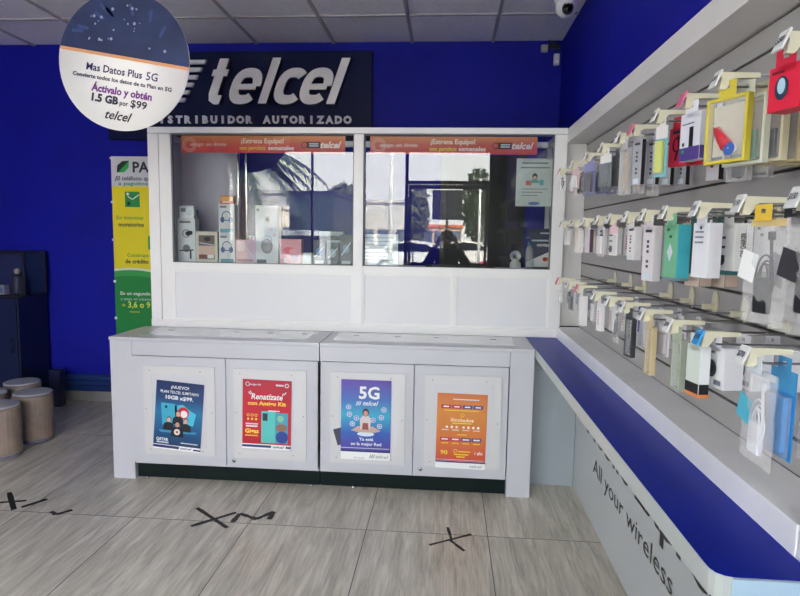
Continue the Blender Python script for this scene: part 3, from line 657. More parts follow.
# ------------------------------------------------------------------ black tape marks on the floor
TAPE = mat('worn_black_tape', (.018, .018, .018), .6)
def strip(pts, w, label, gr=None):
    b = MB(); z = .0012
    for i, ((a, b1), (c_, d_)) in enumerate(pts):
        l = math.hypot(c_-a, d_-b1); nx, ny = -(d_-b1)/l*w/2, (c_-a)/l*w/2
        n_ = 6; L_ = []; R2 = []
        for k in range(n_+1):
            t = k/n_; j = random.uniform(.75, 1.15); L_.append((a+(c_-a)*t+nx*j, b1+(d_-b1)*t+ny*j)); R2.append((a+(c_-a)*t-nx*j, b1+(d_-b1)*t-ny*j))
        b.prism(L_+R2[::-1], .0004, TAPE, 'Z', z-.0009+i*.0003)
    b.build('floor_tape_mark', None, **T(label, 'tape'))
strip([((-1.33, 3.06), (-1.085, 2.86)), ((-1.275, 2.855), (-1.10, 3.03)), ((-1.08, 2.92), (-1.075, 3.02)), ((-1.075, 3.02), (-.965, 2.965)), ((-.97, 2.965), (-.90, 3.06)), ((-.90, 3.06), (-.90, 2.97))], .028, 'black X and zigzag tape mark on the tiles before the left counter')
strip([((-2.47, 3.13), (-2.29, 2.93)), ((-2.50, 2.98), (-2.30, 3.04)), ((-2.20, 3.07), (-2.27, 2.96)), ((-2.08, 2.93), (-2.03, 2.90)), ((-2.03, 2.90), (-1.98, 2.96))], .026, 'broken black tape mark on the tiles at the left picture edge')
strip([((-.05, 2.80), (.16, 2.93)), ((.04, 2.99), (.06, 2.86)), ((.05, 2.86), (.12, 2.76))], .016, 'black tape cross on the tiles before the right counter')

# ------------------------------------------------------------------ security camera and corner sensor
sc_ = thing('security_camera', 'white dome security camera on the ceiling, top right', 'camera', (.715, 4.02, CEIL))
sc_.scale = (1.4, 1.4, 1.4)
WP = mat('white_plastic', (.72, .72, .74), .35)
b = MB(); b.lathe([(.05, -.001), (.056, -.012), (.055, -.035), (.048, -.05)], WP, seg=28); b.build('base', sc_)
b = MB(); b.ball((0, 0, -.065), .047, WP, sub=3); b.build('dome', sc_)
b = MB(); b.cyl((0, -.045, -.082), .024, .02, DARKM, 24, 'Y', .026).cyl((0, -.047, -.082), .018, .004, mat('lens_black', (.003, .003, .004), .08), 20, 'Y'); b.build('lens', sc_)
a_ = thing('motion_sensor', 'small white sensor and cable high in the back right corner', 'sensor', (.82, 4.95, 2.90))
b = MB(); b.box(-.02, .022, -.02, .02, -.045, .04, WP, .008).ball((0, -.022, -.01), .014, WP, (1, .6, 1)); b.build('housing', a_)
MB().tube([(0, .01, .04), (.01, .01, .09), (-.02, .0, .13), (-.07, 0, .14)], .007, DARKM, 8).build('cable', a_)
b = MB(); b.box(-.025, .025, -.03, .0, -.035, .02, P(150, 150, 140), .006).box(.03, .12, -.03, -.002, -.01, .03, DARKM, .005); b.build('junction_box', None, (.73, YB-.001, 3.0), **T('small grey junction box high on the back wall near the corner', 'junction box'))

# ------------------------------------------------------------------ goods standing on the shelf inside the booth
def place(b, name, x, y, label, cat, rz=0., z=SHZ, group=None):
    return b.build(name, None, (x, y, z), (0, 0, rz), **T(label, cat, group))
GY = P(120, 126, 138); DGY = P(60, 64, 74); PB = P(225, 228, 232); PBL = P(200, 215, 225)
def headphones(b, u, v, r, m, k=2):
    b.ring(u, v, r, r*.18, m, k); b.disc(u-r*.85, v-r*.75, r*.45, m, k+1, r*.6); b.disc(u+r*.85, v-r*.75, r*.45, m, k+1, r*.6)
# the boxes are built with their fronts at y = 0 so that prints lie on them
b = MB(); b.box(-.062, .062, 0, .07, 0, .30, PB, .002); b.ring(-.0, .20, .028, .006, GY).disc(.01, .20, .016, DGY, 2).disc(.03, .205, .014, DGY, 2)
b.disc(0, .10, .026, GY, 2).line([(-.05, .085), (.05, .09)], .008, DGY, 3).rect(.022, .03, .034, .09, DGY, 3).rect(-.045, .27, .03, .285, GY, 2)
place(b, 'toy_box', -1.755, 3.95, 'tall pale box with drone pictures, leftmost behind the left glass', 'box')
b = MB(); b.box(-.055, .045, 0, .06, 0, .085, PB, .002).rect(-.045, .045, -.01, .07, GY).disc(.015, .04, .02, PBL, 2).box(.046, .058, .01, .05, .02, .06, GY, .002)
place(b, 'camera_box', -1.75, 3.96, 'small pale box lying on top of the leftmost tall box', 'box', z=SHZ+.3006)
b = MB(); b.box(-.075, .075, 0, .03, 0, .215, P(222, 220, 205), .003); b.rect(-.055, .03, .055, .19, P(120, 105, 100)).rect(-.055, .06, .055, .12, P(225, 195, 180), 2)
b.disc(.005, .165, .022, P(60, 50, 52), 3, .016).line([(-.05, .14), (.05, .125)], .006, Wl, 3).disc(-.03, .05, .022, P(150, 70, 60), 3, .012).rect(.005, .035, .05, .06, Wt, 3)
place(b, 'framed_card', -1.615, 3.95, 'pale framed card with a small portrait print behind the left glass', 'frame')
for k, (z, lab) in enumerate(((SHZ, 'white box of blue headphones standing on the shelf, lower of two'), (SHZ+.2005, 'white box of blue headphones stacked on top of the other'))):
    b = MB(); b.box(-.055, .055, 0, .07, 0, .20, PB, .002); headphones(b, 0, .12, .033, P(75, 100, 150)); b.rect(-.045, .01, .045, .035, P(110, 170, 190)).rect(-.045, .175, .0, .188, GY)
    place(b, 'headphone_box', -1.475, 3.95, lab, 'box', z=z)
b = MB(); b.box(-.045, .045, 0, .05, 0, .055, P(215, 90, 80), .003).rect(-.04, .02, .04, .05, P(240, 190, 90)).rect(-.03, .008, .02, .018, P(250, 235, 225), 2)
place(b, 'orange_packet', -1.475, 3.96, 'small red and orange packet on top of the stacked headphone boxes', 'box', z=SHZ+.4010)
b = MB(); b.box(-.07, .07, 0, .05, 0, .165, P(205, 175, 195), .002).rect(-.06, .09, -.005, .155, P(225, 205, 220)).line([(-.05, .08), (-.01, .13)], .006, Wl, 2).line([(-.01, .13), (.05, .05)], .006, Wl, 2).rect(-.06, .02, .05, .035, P(150, 120, 145), 2)
place(b, 'lilac_box', -1.345, 3.95, 'flat lilac pink box between headphone box and tall white box', 'box')
# small hand shaped display behind the lilac box
b = MB(); SKN = P(225, 185, 160)
b.lathe([(.028, 0), (.03, .02), (.022, .06), (.036, .10), (.036, .135)], SKN, seg=12)
for i, (x, l, a) in enumerate(((-.027, .05, -.22), (-.010, .065, -.06), (.009, .062, .08), (.027, .048, .25))): b.tube([(x, 0, .125), (x+a*l*.5, 0, .125+l*.6), (x+a*l, .0, .125+l)], [.010, .009, .006], SKN, 8)
b.tube([(.03, 0, .08), (.052, 0, .105), (.058, 0, .13)], [.011, .010, .006], SKN, 8)
place(b, 'display_hand', -1.345, 4.08, 'small flesh coloured display hand behind the lilac box', 'display stand')
b = MB(); b.box(-.078, .078, 0, .08, 0, .395, P(210, 214, 216), .003); b.ring(0, .16, .036, .004, GY, 2).disc(0, .125, .040, P(125, 122, 122), 3, .05).disc(0, .125, .03, P(150, 148, 147), 4, .038)
b.rect(-.015, .275, .02, .325, P(190, 190, 185), 2).disc(.004, .30, .013, P(70, 85, 70), 3).rect(-.07, .01, -.005, .035, P(60, 62, 66), 2).disc(-.06, .365, .01, GY, 2).disc(.05, .20, .012, P(225, 180, 180), 2).disc(.03, .235, .01, P(225, 180, 180), 2)
place(b, 'speaker_box', -1.20, 3.95, 'tallest white box with a round grey speaker picture', 'box')
b = MB(); b.box(-.073, .073, 0, .06, 0, .175, P(228, 150, 165), .002).disc(-.01, .10, .036, P(240, 90, 115), 2, .022).disc(.02, .09, .028, P(245, 160, 175), 3, .02).rect(.0, .03, .05, .07, P(150, 110, 140), 3).rect(-.045, .02, -.03, .05, Wl, 3)
place(b, 'pink_box', -1.040, 3.95, 'bright pink box with pink earphones picture on the booth shelf', 'box')
b = MB(); b.box(-.035, .035, 0, .05, 0, .085, P(205, 215, 212), .002).rect(-.025, .05, .025, .075, PBL)
place(b, 'pale_carton', -.925, 3.95, 'small plain pale carton right of the pink box', 'box')
for k, (x, h_, lab) in enumerate(((-.845, .17, 'dark box with blue gadget print right of the small pale carton'), (-.755, .155, 'dark box with grey gadget print, third box from the booth mullion'), (-.665, .21, 'dark box with steel tool print beside the central booth mullion'))):
    b = MB(); b.box(-.041, .041, 0, .06, 0, h_, P(48, 58, 76), .002); b.disc(.0, h_*.55, .022, (P(90, 130, 190), P(150, 165, 185), P(110, 135, 165))[k], 2, .03).rect(-.03, .015, .03, .035, (PBL, GY, Wl)[k], 2).line([(-.03, h_*.35), (.03, h_*.75)], .007, PBL, 3)
    place(b, 'gadget_box', x, 3.95, lab, 'box')
b = MB(); b.box(-.09, .09, 0, .08, 0, .20, P(30, 38, 44), .004).rect(-.08, .15, .08, .17, PBL).box(-.085, .085, .01, .07, .2, .23, P(170, 178, 188), .004)
place(b, 'printer', -.80, 4.12, 'dark grey machine standing behind the dark gadget boxes', 'printer')
b = MB(); b.box(-.13, .13, 0, .0015, 0, .215, P(214, 224, 232)); 
for i in range(7): b.rect(-.10, .19-.024*i, .10-.02*(i % 3), .195-.024*i, P(130, 145, 160))
place(b, 'paper_notice', -.445, BY+.066, 'pale printed notice leaning inside the right glass at lower left', 'paper', z=SHZ+.001)
b = MB(); b.box(-.115, .115, 0, .0012, 0, .295, P(206, 216, 214)); b.rect(-.08, .262, .08, .272, GY, 2).rect(-.09, .235, .09, .243, GY)
b.disc(.0, .185, .016, P(50, 60, 80), 3, .02).disc(0, .178, .010, P(225, 190, 170), 4).shape([(-.03, .145), (-.02, .165), (.02, .165), (.03, .145)], P(110, 190, 190), 3).rect(-.055, .13, -.02, .16, P(220, 110, 100), 2).rect(.03, .13, .055, .165, P(110, 190, 190), 2)
for i in range(3): b.rect(-.08, .105-.02*i, .08-.03*i, .110-.02*i, GY)
b.disc(0, .018, .035, P(70, 110, 180), 2, .010)
place(b, 'wall_notice', .538, BY+.038, 'pale printed notice taped high inside the right glass', 'paper', z=1.70)
b = MB(); b.box(-.085, .085, 0, .002, 0, .27, P(24, 34, 78)); b.shape([(-.085, .0), (.085, .0), (.085, .13), (-.085, .05)], Wt, 1).rect(-.085, 0, .085, .018, P(15, 15, 20), 2)
b.disc(.035, .07, .014, P(220, 40, 40), 3).disc(.055, .07, .014, P(240, 150, 50), 3).rect(-.055, .187, .055, .198, PBL, 2).text('cuotas', .02, .155, .022, Wt, 2, width=.08, bold=.03).rect(.0, .236, .06, .245, PBL, 2)
place(b, 'card_poster', .610, 4.02, 'dark blue card payment poster standing inside the right glass corner', 'poster')
wc = thing('indoor_camera', 'small white round-headed camera standing inside the right glass', 'camera', (.445, 3.94, SHZ))
b = MB(); b.lathe([(.036, 0), (.038, .012), (.034, .045), (.022, .058)], WP, seg=24); b.build('base', wc)
b = MB(); b.ball((0, 0, .090), .036, WP, sub=3); b.build('head', wc)
b = MB(); b.cyl((-.012, -.036, .092), .020, .006, mat('lens_grey', (.35, .36, .38), .3), 20, 'Y').cyl((-.012, -.0375, .092), .008, .003, DARKM, 14, 'Y'); b.build('lens', wc)
bt = thing('gel_bottle', 'small clear pump bottle beside the white indoor camera', 'bottle', (.535, 3.95, SHZ))
b = MB(); b.lathe([(.027, .0), (.028, .006), (.028, .12), (.024, .14), (.012, .15), (.011, .165)], clear('clear_bottle', (.9, .93, .95), .25, .08), seg=20); b.build('bottle_body', bt)
b = MB(); b.lathe([(.013, .166), (.013, .182), (.004, .186), (.004, .205)], P(70, 110, 170), seg=16).box(-.03, .006, -.006, .006, .205, .215, P(70, 110, 170), .002); b.build('pump', bt)
b = MB(); b.box(-.06, .40, 0, .02, 0, .018, DARKM, .003) 
place(b, 'dark_rail', -.08, 4.02, 'low dark bar lying along the shelf behind the right glass', 'bar')

# ------------------------------------------------------------------ peg hooks on the slatted board
HYR = [[3.159, 2.86, 2.577, 2.333, 2.105, 1.953, 1.738, 1.547, 1.36, 1.107],
       [3.041, 2.776, 2.574, 2.336, 2.167, 1.966, 1.799, 1.63, 1.426, 1.22, 1.03],
       [3.079, 2.826, 2.629, 2.33, 2.128, 1.948, 1.759, 1.545, 1.36, 1.159]]
HX = .56
def NAME(r, i):
    k = len(HYR[r])-1-i
    return (['nearest', 'second nearest', 'third nearest', 'fourth nearest', 'fifth nearest'][k]) if k < 5 else ['farthest', 'second farthest', 'third farthest', 'fourth farthest', 'fifth farthest', 'sixth farthest'][i]
ROWN = ['top', 'middle', 'bottom']
TAGC = {(0, 5): P(220, 120, 150), (0, 7): P(225, 110, 150), (0, 0): P(225, 190, 190), (2, 0): P(225, 130, 145), (2, 2): P(225, 130, 145), (2, 8): P(50, 150, 215)}
WHT = P(222, 224, 222)
def hook(r, i, y, name):
    z = rows[r]
    h = thing('peg_hook', ('cream tipped steel hook, %s to the camera in the %s row' if 'nearest' in name else 'cream tipped steel hook, %s from the camera in the %s row') % (name, ROWN[r]), 'hook', (.8515, y, z), (0, 0, 0), 'peg hooks of the %s row' % ROWN[r])
    l = .8515-HX
    b = MB(); b.tube([(-.003, 0, .0), (-l+.015, 0, .0)], .0022, WIRE, 6); b.build('label_arm', h)
    b = MB(); b.tube([(-.003, 0, -.022), (-l+.04, 0, -.024), (-l+.03, 0, -.018)], .0026, WIRE, 6); b.build('hook_wire', h)
    b = MB()
    if r == 2: b.tube([(-.004, 0, -.018), (-.009, 0, -.018)], .0001, CREAM, 6).prism([(.020*cos(2*pi*k/20), .036*sin(2*pi*k/20)+.010) for k in range(20)], -.006, CREAM, 'X', -.002).box(-.045, -.006, -.007, .007, -.010, .006, CREAM, .002)
    else: b.box(-.007, -.001, -.013, .013, -.03, .014, CREAM, .002)
    b.build('back_plate', h)
    b = MB(); w = .011
    b.prism([(-l+.002, .006), (-l+.088, .004), (-l+.088, -.006), (-l+.036, -.007), (-l+.020, -.030), (-l+.006, -.030), (-l+.010, -.006)], w, CREAM, 'Y', -w/2)
    b.build('label_holder', h)
    m = TAGC.get((r, i), WHT); b = MB(); Mx = Matrix.Translation((-l+.002, 0, -.008)) @ Matrix.Rotation(R(22), 4, 'Y')
    b.box(-.004, 0, -.0165, .0165, -.020, .017, m, .001, Mx)
    Mt = Mx @ Matrix.Translation((-.0042, 0, 0)) @ Matrix.Rotation(-pi/2, 4, 'Z')
    if m is WHT and i < len(HYR[r])-4: b.poly([Mt @ Vector((u, -.0012, v)) for u, v in ((-.009, -.004), (.009, -.004), (.009, .004), (-.009, .004))], DGY)
    elif m is WHT or i == 8: b.text('$'+str(random.choice((50, 70, 80, 99, 120, 150))), 0, -.006, .011, DGY, 2, width=.024, bold=.03, M=Mt)
    b.build('price_tag', h)
HK = [(r, i, y) for r in range(3) for i, y in enumerate(HYR[r])]
for r, i, y in HK: hook(r, i, y, NAME(r, i))

# goods: each builder makes one thing hanging at the origin (hole at z = 0), front towards local -Y
PVC = clear('clear_blister', (1, 1, 1), .16, .08); BAG = clear('clear_bag', (1, 1, 1), .27, .1, (.85, .85, .85), .8)
def tab(t, w, m, h=.028):
    MB().box(-w, w, 0, .0008, .004, .012, m).box(-w, -.006, 0, .0008, -.004, .0039, m).box(.006, w, 0, .0008, -.004, .0039, m).box(-w, w, 0, .0008, -h, -.0041, m).build('hang_tab', t)
def prt(b, art, w, h, t0):
    """print on the front of a pack of width w whose top is at t0"""
    cx = 0
    if art == 'lines':
        for k in range(3): b.rect(-w*.35, t0-h*.18-k*.012, w*.2, t0-h*.18-k*.012+.004, GY, 2)
        b.disc(0, t0-h*.09, .004, DGY, 2)
    elif art == 'lens': b.disc(-w*.05, t0-h*.55, w*.24, DGY, 2).disc(-w*.05, t0-h*.55, w*.13, P(25, 25, 30), 3).rect(-w*.35, t0-h*.18, w*.1, t0-h*.12, GY, 2).rect(w*.1, t0-h*.92, w*.4, t0-h*.8, GY, 2)
    elif art == 'plug':
        for k in range(3): b.line([(-w*.45, t0-h*(.3+.2*k)), (-w*.1, t0-h*(.3+.2*k))], .006, DGY, 2)
        b.disc(-w*.3, t0-h*.78, .012, P(30, 30, 34), 2)
    elif art == 'cable': b.ring(0, t0-h*.45, w*.28, .005, P(25, 25, 30), 2).line([(0, t0-h*.2), (w*.1, t0-h*.55), (-w*.1, t0-h*.85)], .006, P(25, 25, 30), 3).rect(-w*.3, t0-h*.16, w*.1, t0-h*.08, P(30, 30, 40), 2)
    elif art == 'vert': [b.rect(-w*.12, t0-h*(.76-.09*k), w*.10, t0-h*(.71-.09*k), DGY, 2) for k in range(6) if k != 2]; b.rect(-w*.3, t0-h*.12, w*.3, t0-h*.07, DGY, 2).rect(-w*.3, t0-h*.97, w*.3, t0-h*.86, Wl, 2)
    elif art == 'red': [b.rect(-w*.10, t0-h*(.78-.09*k), w*.10, t0-h*(.73-.09*k), P(200, 50, 60), 2) for k in range(6)]
    elif art == 'diamond': b.shape([(0, t0-h*.35), (w*.22, t0-h*.52), (0, t0-h*.7), (-w*.22, t0-h*.52)], Wl, 2).rect(-w*.3, t0-h*.12, -w*.1, t0-h*.07, P(30, 90, 60), 2).rect(-w*.1, t0-h*.25, w*.1, t0-h*.2, P(30, 90, 60), 2)
    elif art == 'square': b.rect(-w*.2, t0-h*.3, w*.2, t0-h*.1, P(30, 30, 34), 2).rect(-w*.1, t0-h*.25, w*.1, t0-h*.15, Wl, 3)
    elif art == 'phone': b.rect(-w*.02, t0-h*.72, w*.18, t0-h*.30, P(25, 25, 35), 2).disc(-w*.3, t0-h*.65, .005, DGY, 2).disc(-w*.3, t0-h*.8, .005, P(40, 150, 90), 2).rect(-w*.4, t0-h*.24, w*.2, t0-h*.21, GY, 2)
    elif art == 'oval': b.disc(-w*.05, t0-h*.5, w*.22, P(40, 60, 80), 3, h*.27).disc(-w*.05, t0-h*.46, w*.13, P(170, 205, 220), 4, h*.18).rect(-w*.4, t0-h*.17, 0, t0-h*.1, P(120, 20, 35), 2)
def carton(w, h, d, m, side=None, art=None, band=None, foot=None):
    w *= .9; h *= .84; d *= .85
    def mk(t):
        b = MB(); b.box(-w/2, w/2, 0, d, -.016-h, -.016, m, .0006)
        if side: b.box(w/2-.0004, w/2+.0006, .0008, d-.0008, -.016-h+.001, -.017, side)
        if band: b.rect(-w/2, -.016-h, w/2, -.016-h*(1-band[1]), band[0], 1).box(w/2+.0004, w/2+.001, .001, d-.001, -.016-h+.001, -.016-h*(1-band[1]), band[0])
        if foot: b.box(-w/2-.001, w/2+.001, -.001, d+.001, -.016-h-.007, -.016-h+.001, foot)
        if art: prt(b, art, w, h, -.016)
        if art == 'plug': b.text('CAR CHARGER', 0, 0, d*.30, DGY, 0, 'C', width=h*.5, bold=.03, M=Matrix.Translation((w/2+.0012, d*.6, -.016-h*.45)) @ Matrix.Rotation(pi/2, 4, 'Z') @ Matrix.Rotation(-pi/2, 4, 'Y'))
        b.build('carton', t); tab(t, w*.32, m)
    return mk, d
def card(w, h, m, art=None, top=None, insert=None):
    w *= .92; h *= .84
    def mk(t):
        b = MB(); b.box(-w/2, w/2, 0, .0012, -.012-h, -.012, m)
        if top: b.rect(-w/2, -.012-h*.25, w/2, -.012, top, 1)
        if art: prt(b, art, w, h, -.012)
        b.build('backing_card', t); tab(t, w*.25, top or m, .020)
        if insert: MB().box(-w*.3, w*.3, -.011, -.001, -.012-h*.92, -.012-h*.3, insert, .003).build('packed_item', t)
        MB().box(-w*.42, w*.42, -.013, -.0004, -.012-h*.97, -.012-h*.27, PVC, .004).build('blister', t)
    return mk, .015
def casebox(w, h, fr, inner, it=None, solid=None):
    h *= .84
    def mk(t):
        b = MB(); d = .016; z0, z1 = -.02-h, -.02; e = .0065
        for a, b_, c_, d_ in ((-w/2, -w/2+e, z0, z1), (w/2-e, w/2, z0, z1), (-w/2+e, w/2-e, z0, z0+e), (-w/2+e, w/2-e, z1-e, z1)): b.box(a, b_, 0, d, c_, d_, fr, .0015)
        if solid: b.box(-w/2+e, w/2-e, d-.002, d, z0+e, z1-e, solid)
        b.build('frame', t); tab(t, .022, fr, .022)
        MB().box(-w/2+e, w/2-e, .001, .0018, z0+e, z1-e, PVC).build('window', t)
        if it == 'shoe':
            q = MB(); q.tube([(-.028, .007, z0+.075), (-.012, .006, z0+.055), (.004, .005, z0+.035)], [.008, .012, .014], P(200, 40, 55), 10).disc(.014, z0+.028, .014, P(60, 100, 180), 2).ball((.012, .006, z0+.030), .015, P(225, 225, 230), (1, .5, .8)); q.build('printed_motif', t)
        elif it: MB().box(-w*.28, w*.28, .004, .012, z0+e+.004, z0+h*.5, it, .006).build('packed_item', t)
        MB().box(-w/2+e+.006, w/2-e-.006, .0125, .0135, z0+e+.01, z1-e-.008, inner, .0).build('phone_case', t)
    return mk, .016
def bag(w, h, item, header=None, blob=None):
    h *= .9
    def mk(t):
        b = MB(); n, m_ = 9, 12; g = []
        rr = random.Random(int(w*1e4+h*1e3))
        for sgn in (-1, 1):
            vs = []
            for j in range(m_+1):
                for i in range(n+1):
                    u = (i/n-.5)*w*(1+.03*sin(j)); v = -.014-h*j/m_
                    k = sin(pi*i/n)*sin(pi*min(1, .08+j/m_))
                    vs.append(b.bm.verts.new((u, .012+sgn*(.010*k+.0015)+rr.uniform(-.002, .002)*k, v)))
            fs = []
            for j in range(m_):
                for i in range(n):
                    a = j*(n+1)+i; fs.append(b.bm.faces.new((vs[a], vs[a+1], vs[a+n+2], vs[a+n+1])))
            b._fin(fs, BAG, False)
        b.build('plastic_bag', t); tab(t, w*.2, header or Wl, .018)
        if header: MB().box(-w*.42, w*.42, .0125, .0135, -.016-h*.06, -.0145, header).build('header_card', t)
        q = MB(); pts = []
        for k in range(90):
            a = k/90*2*pi*4; s_ = w*.20*(1+.28*sin(a*.37)); pts.append((s_*cos(a)*.75, .012+.003*sin(a*1.3), -.014-h*.58+s_*1.5*sin(a)+.01*sin(a*.5)))
        q.tube(pts, .0017, item, 6).tube([pts[-1], (w*.1, .012, -.014-h*.2)], .003, item, 6).box(w*.1-.006, w*.1+.006, .008, .016, -.014-h*.2, -.014-h*.12, item, .002)
        if blob: q.box(-w*.2, w*.15, .006, .018, -.014-h*.9, -.014-h*.55, item, .006)
        q.build('coiled_cable', t)
        if blob: MB().box(-w*.28, w*.12, .002, .0028, -.014-h*.62, -.014-h*.34, blob, M=Matrix.Rotation(R(14), 4, 'Y')).build('paper_insert', t)
    return mk, .026
WB = P(226, 224, 224); WB2 = P(214, 208, 212); CRM = P(226, 218, 205); SV = P(170, 172, 178); BK = P(34, 36, 44); PK = P(220, 190, 195)
DKC = P(24, 26, 32)
S = {}
S[0, 0] = [('small white card pack with dark print', card(.055, .085, WB, 'cable')), ('small pink card pack', card(.055, .095, PK, insert=WB)), ('small brown card pack', card(.06, .10, P(140, 105, 95), insert=DGY)), ('small cream card pack', card(.055, .10, P(220, 210, 170), insert=GY))]
S[0, 1] = [('pale pink card pack', card(.06, .10, PK, insert=WB)), ('dark card pack with light window', card(.065, .11, P(80, 60, 70), insert=SV)), ('yellowish card pack', card(.06, .12, P(215, 205, 150), insert=GY))]
S[0, 2] = [('purple-blue blister pack', card(.085, .155, P(110, 112, 160), top=P(140, 140, 185), insert=P(60, 62, 80))), ('second purple-blue blister pack', card(.085, .15, P(105, 106, 150), insert=P(70, 72, 90))), ('violet grey blister pack', card(.08, .15, P(128, 128, 160), insert=SV))]
S[0, 3] = [('grey blister pack with white header', card(.08, .14, P(120, 128, 134), top=WB, insert=P(95, 105, 112))), ('grey and black blister pack', card(.08, .15, P(110, 112, 118), insert=BK)), ('plain grey blister pack', card(.075, .15, P(145, 148, 152), insert=SV))]
S[0, 4] = [('clear pouch with tan strip', casebox(.055, .185, clear('clear_frame', (1, 1, 1), .4, .1), P(190, 165, 135))), ('clear pouch with beige strip', casebox(.055, .18, clear('clear_frame'), P(205, 190, 165))), ('narrow clear pouch with pale strip', casebox(.05, .19, clear('clear_frame'), P(215, 212, 205)))]
S[0, 5] = [(a+' slim black and silver cable box', carton(.046, .165, .017, SV, BK, 'vert')) for a in ('first', 'second', 'third', 'fourth')]
S[0, 6] = [('cyan, yellow and white card', card(.05, .165, P(120, 190, 205), top=WB, insert=P(205, 215, 90))), ('red card with black cable print', carton(.085, .125, .022, P(214, 38, 66), P(205, 45, 50), 'cable')), ('red card box behind the first red one', carton(.085, .12, .022, P(205, 35, 60), P(200, 50, 50), 'cable')), ('black and white slim pack', carton(.05, .17, .02, WB2, BK, 'vert')), ('black striped slim pack', carton(.05, .17, .02, SV, BK, 'vert'))]
S[0, 7] = [('purple and white box with phone print', carton(.085, .135, .032, P(218, 220, 230), P(222, 222, 232), 'phone', (P(82, 62, 140), .28))), ('second purple and white box', carton(.085, .135, .032, P(218, 220, 230), P(222, 222, 232), 'phone', (P(82, 62, 140), .28))), ('clear case pack with dark lower piece', casebox(.07, .19, clear('clear_frame'), P(200, 200, 195), DGY)), ('clear case pack', casebox(.07, .18, clear('clear_frame'), P(205, 203, 196)))]
CLC = clear('cloudy_phone_case', (.95, .93, .9), .35, .25, (.7, .66, .6))
S[0, 8] = [('yellow framed case pack with red shoe motif', casebox(.105, .165, P(206, 190, 60), clear('milky_case', (1, .98, .9), .55, .3, (.8, .76, .62)), 'shoe')), ('clear case pack with teal piece', casebox(.105, .17, P(205, 208, 190), CLC, P(60, 140, 120))), ('clear case pack with dark blue piece', casebox(.11, .165, P(205, 198, 165), CLC, P(40, 55, 85))), ('clear case pack with sandy edge', casebox(.11, .165, P(205, 190, 150), CLC)), ('clear case pack with gold glitter edge', casebox(.11, .165, P(200, 185, 140), CLC, P(170, 160, 120))), ('rearmost clear case pack', casebox(.11, .165, P(195, 180, 140), CLC))]
S[0, 9] = [('big red box with blue mouse print', carton(.074, .092, .045, P(214, 30, 62), P(220, 35, 60), 'oval')), ('second big red box', carton(.074, .092, .045, P(205, 28, 58), P(214, 40, 60), 'oval')), ('third big red box', carton(.074, .092, .045, P(205, 28, 58), P(214, 40, 60), 'oval'))]
S[1, 0] = [('tiny white carton', carton(.045, .085, .022, WB)), ('tiny white carton with grey edge', carton(.045, .09, .02, WB2, GY)), ('tiny cream carton', carton(.045, .095, .02, CRM))]
S[1, 1] = [('cream white carton', carton(.055, .12, .028, CRM, WB)), ('cream carton behind it', carton(.05, .12, .025, CRM, CRM)), ('pale cream carton', carton(.05, .11, .025, CRM))]
S[1, 2] = [('pale lilac carton with dark edge', carton(.05, .115, .02, WB2, P(90, 70, 85))), ('white upright carton', carton(.05, .12, .03, WB)), ('white carton with lilac side', carton(.05, .115, .025, WB, WB2))]
S[1, 3] = [('clear pack with black square print', card(.06, .13, WB2, 'square', insert=WB)), ('white carton with tiny print', carton(.055, .115, .025, WB, WB, 'lines')), ('white pouch pack', card(.06, .125, WB, insert=PBL))]
S[1, 4] = [('white card with pink mark', card(.06, .12, WB, 'plug', top=PK)), ('white carton with red mark', carton(.055, .115, .025, WB, WB, 'red')), ('plain white carton', carton(.055, .115, .025, WB2, WB))]
S[1, 5] = [('white carton with fine print', carton(.055, .125, .028, WB, WB, 'vert')), ('white carton behind the printed one', carton(.055, .125, .028, WB, WB2, 'lines')), ('off-white carton', carton(.055, .12, .028, WB2, WB)), ('green edged white carton', carton(.055, .14, .025, WB2, P(70, 150, 60)))]
S[1, 6] = [('tall whitish carton with grey print', carton(.06, .19, .03, WB2, WB, 'vert')), ('pinkish white carton', carton(.055, .12, .028, P(224, 214, 212), WB, 'lines')), ('peach toned carton', carton(.055, .19, .03, P(214, 190, 175), P(214, 196, 184))), ('white carton at the back', carton(.055, .13, .03, WB))]
S[1, 7] = [('green and cyan box with white diamond', carton(.07, .165, .042, P(112, 178, 140), P(70, 185, 200), 'diamond', foot=P(120, 135, 145))), ('teal box with peach base', carton(.07, .19, .04, P(60, 120, 120), P(60, 130, 135), band=(P(214, 190, 175), .2))), ('second teal box', carton(.07, .19, .04, P(60, 120, 120), P(60, 130, 135), band=(P(214, 190, 175), .2))), ('small black pack', card(.06, .12, BK, insert=DGY))]
S[1, 8] = [('tall white box with small print', carton(.062, .150, .040, P(218, 220, 226), P(232, 232, 236), 'lines')), ('white car charger box', carton(.062, .130, .050, P(228, 228, 226), P(232, 232, 230), 'plug')), ('white box with pink top', carton(.065, .130, .045, P(226, 222, 224), P(224, 218, 220), 'diamond', None))]
S[1, 9] = [('clear bag with black cable and paper slip', bag(.115, .22, DKC, P(225, 190, 60), Wt)), ('clear bag with black charger', bag(.14, .24, DKC, P(40, 44, 52), P(120, 125, 130))), ('clear bag with black adapter and tan card', bag(.13, .22, DKC, P(190, 175, 140), P(60, 62, 70))), ('black corded pack in clear bag', bag(.13, .21, DKC, P(35, 38, 46), P(80, 80, 88)))]
S[1, 10] = [('clear pouch with black case', bag(.12, .20, DKC, P(60, 58, 60), P(50, 50, 55))), ('smoky clear pouch with tan strip', bag(.12, .20, DKC, P(185, 165, 130), P(60, 60, 60))), ('black wrapped pack', card(.11, .2, BK, insert=DGY))]
S[2, 0] = [('pale clear blister pack', card(.055, .10, P(200, 205, 206), insert=WB)), ('grey clear blister pack', card(.055, .11, P(165, 172, 176), insert=DGY)), ('slate edged blister pack', card(.055, .11, P(150, 158, 164), insert=SV))]
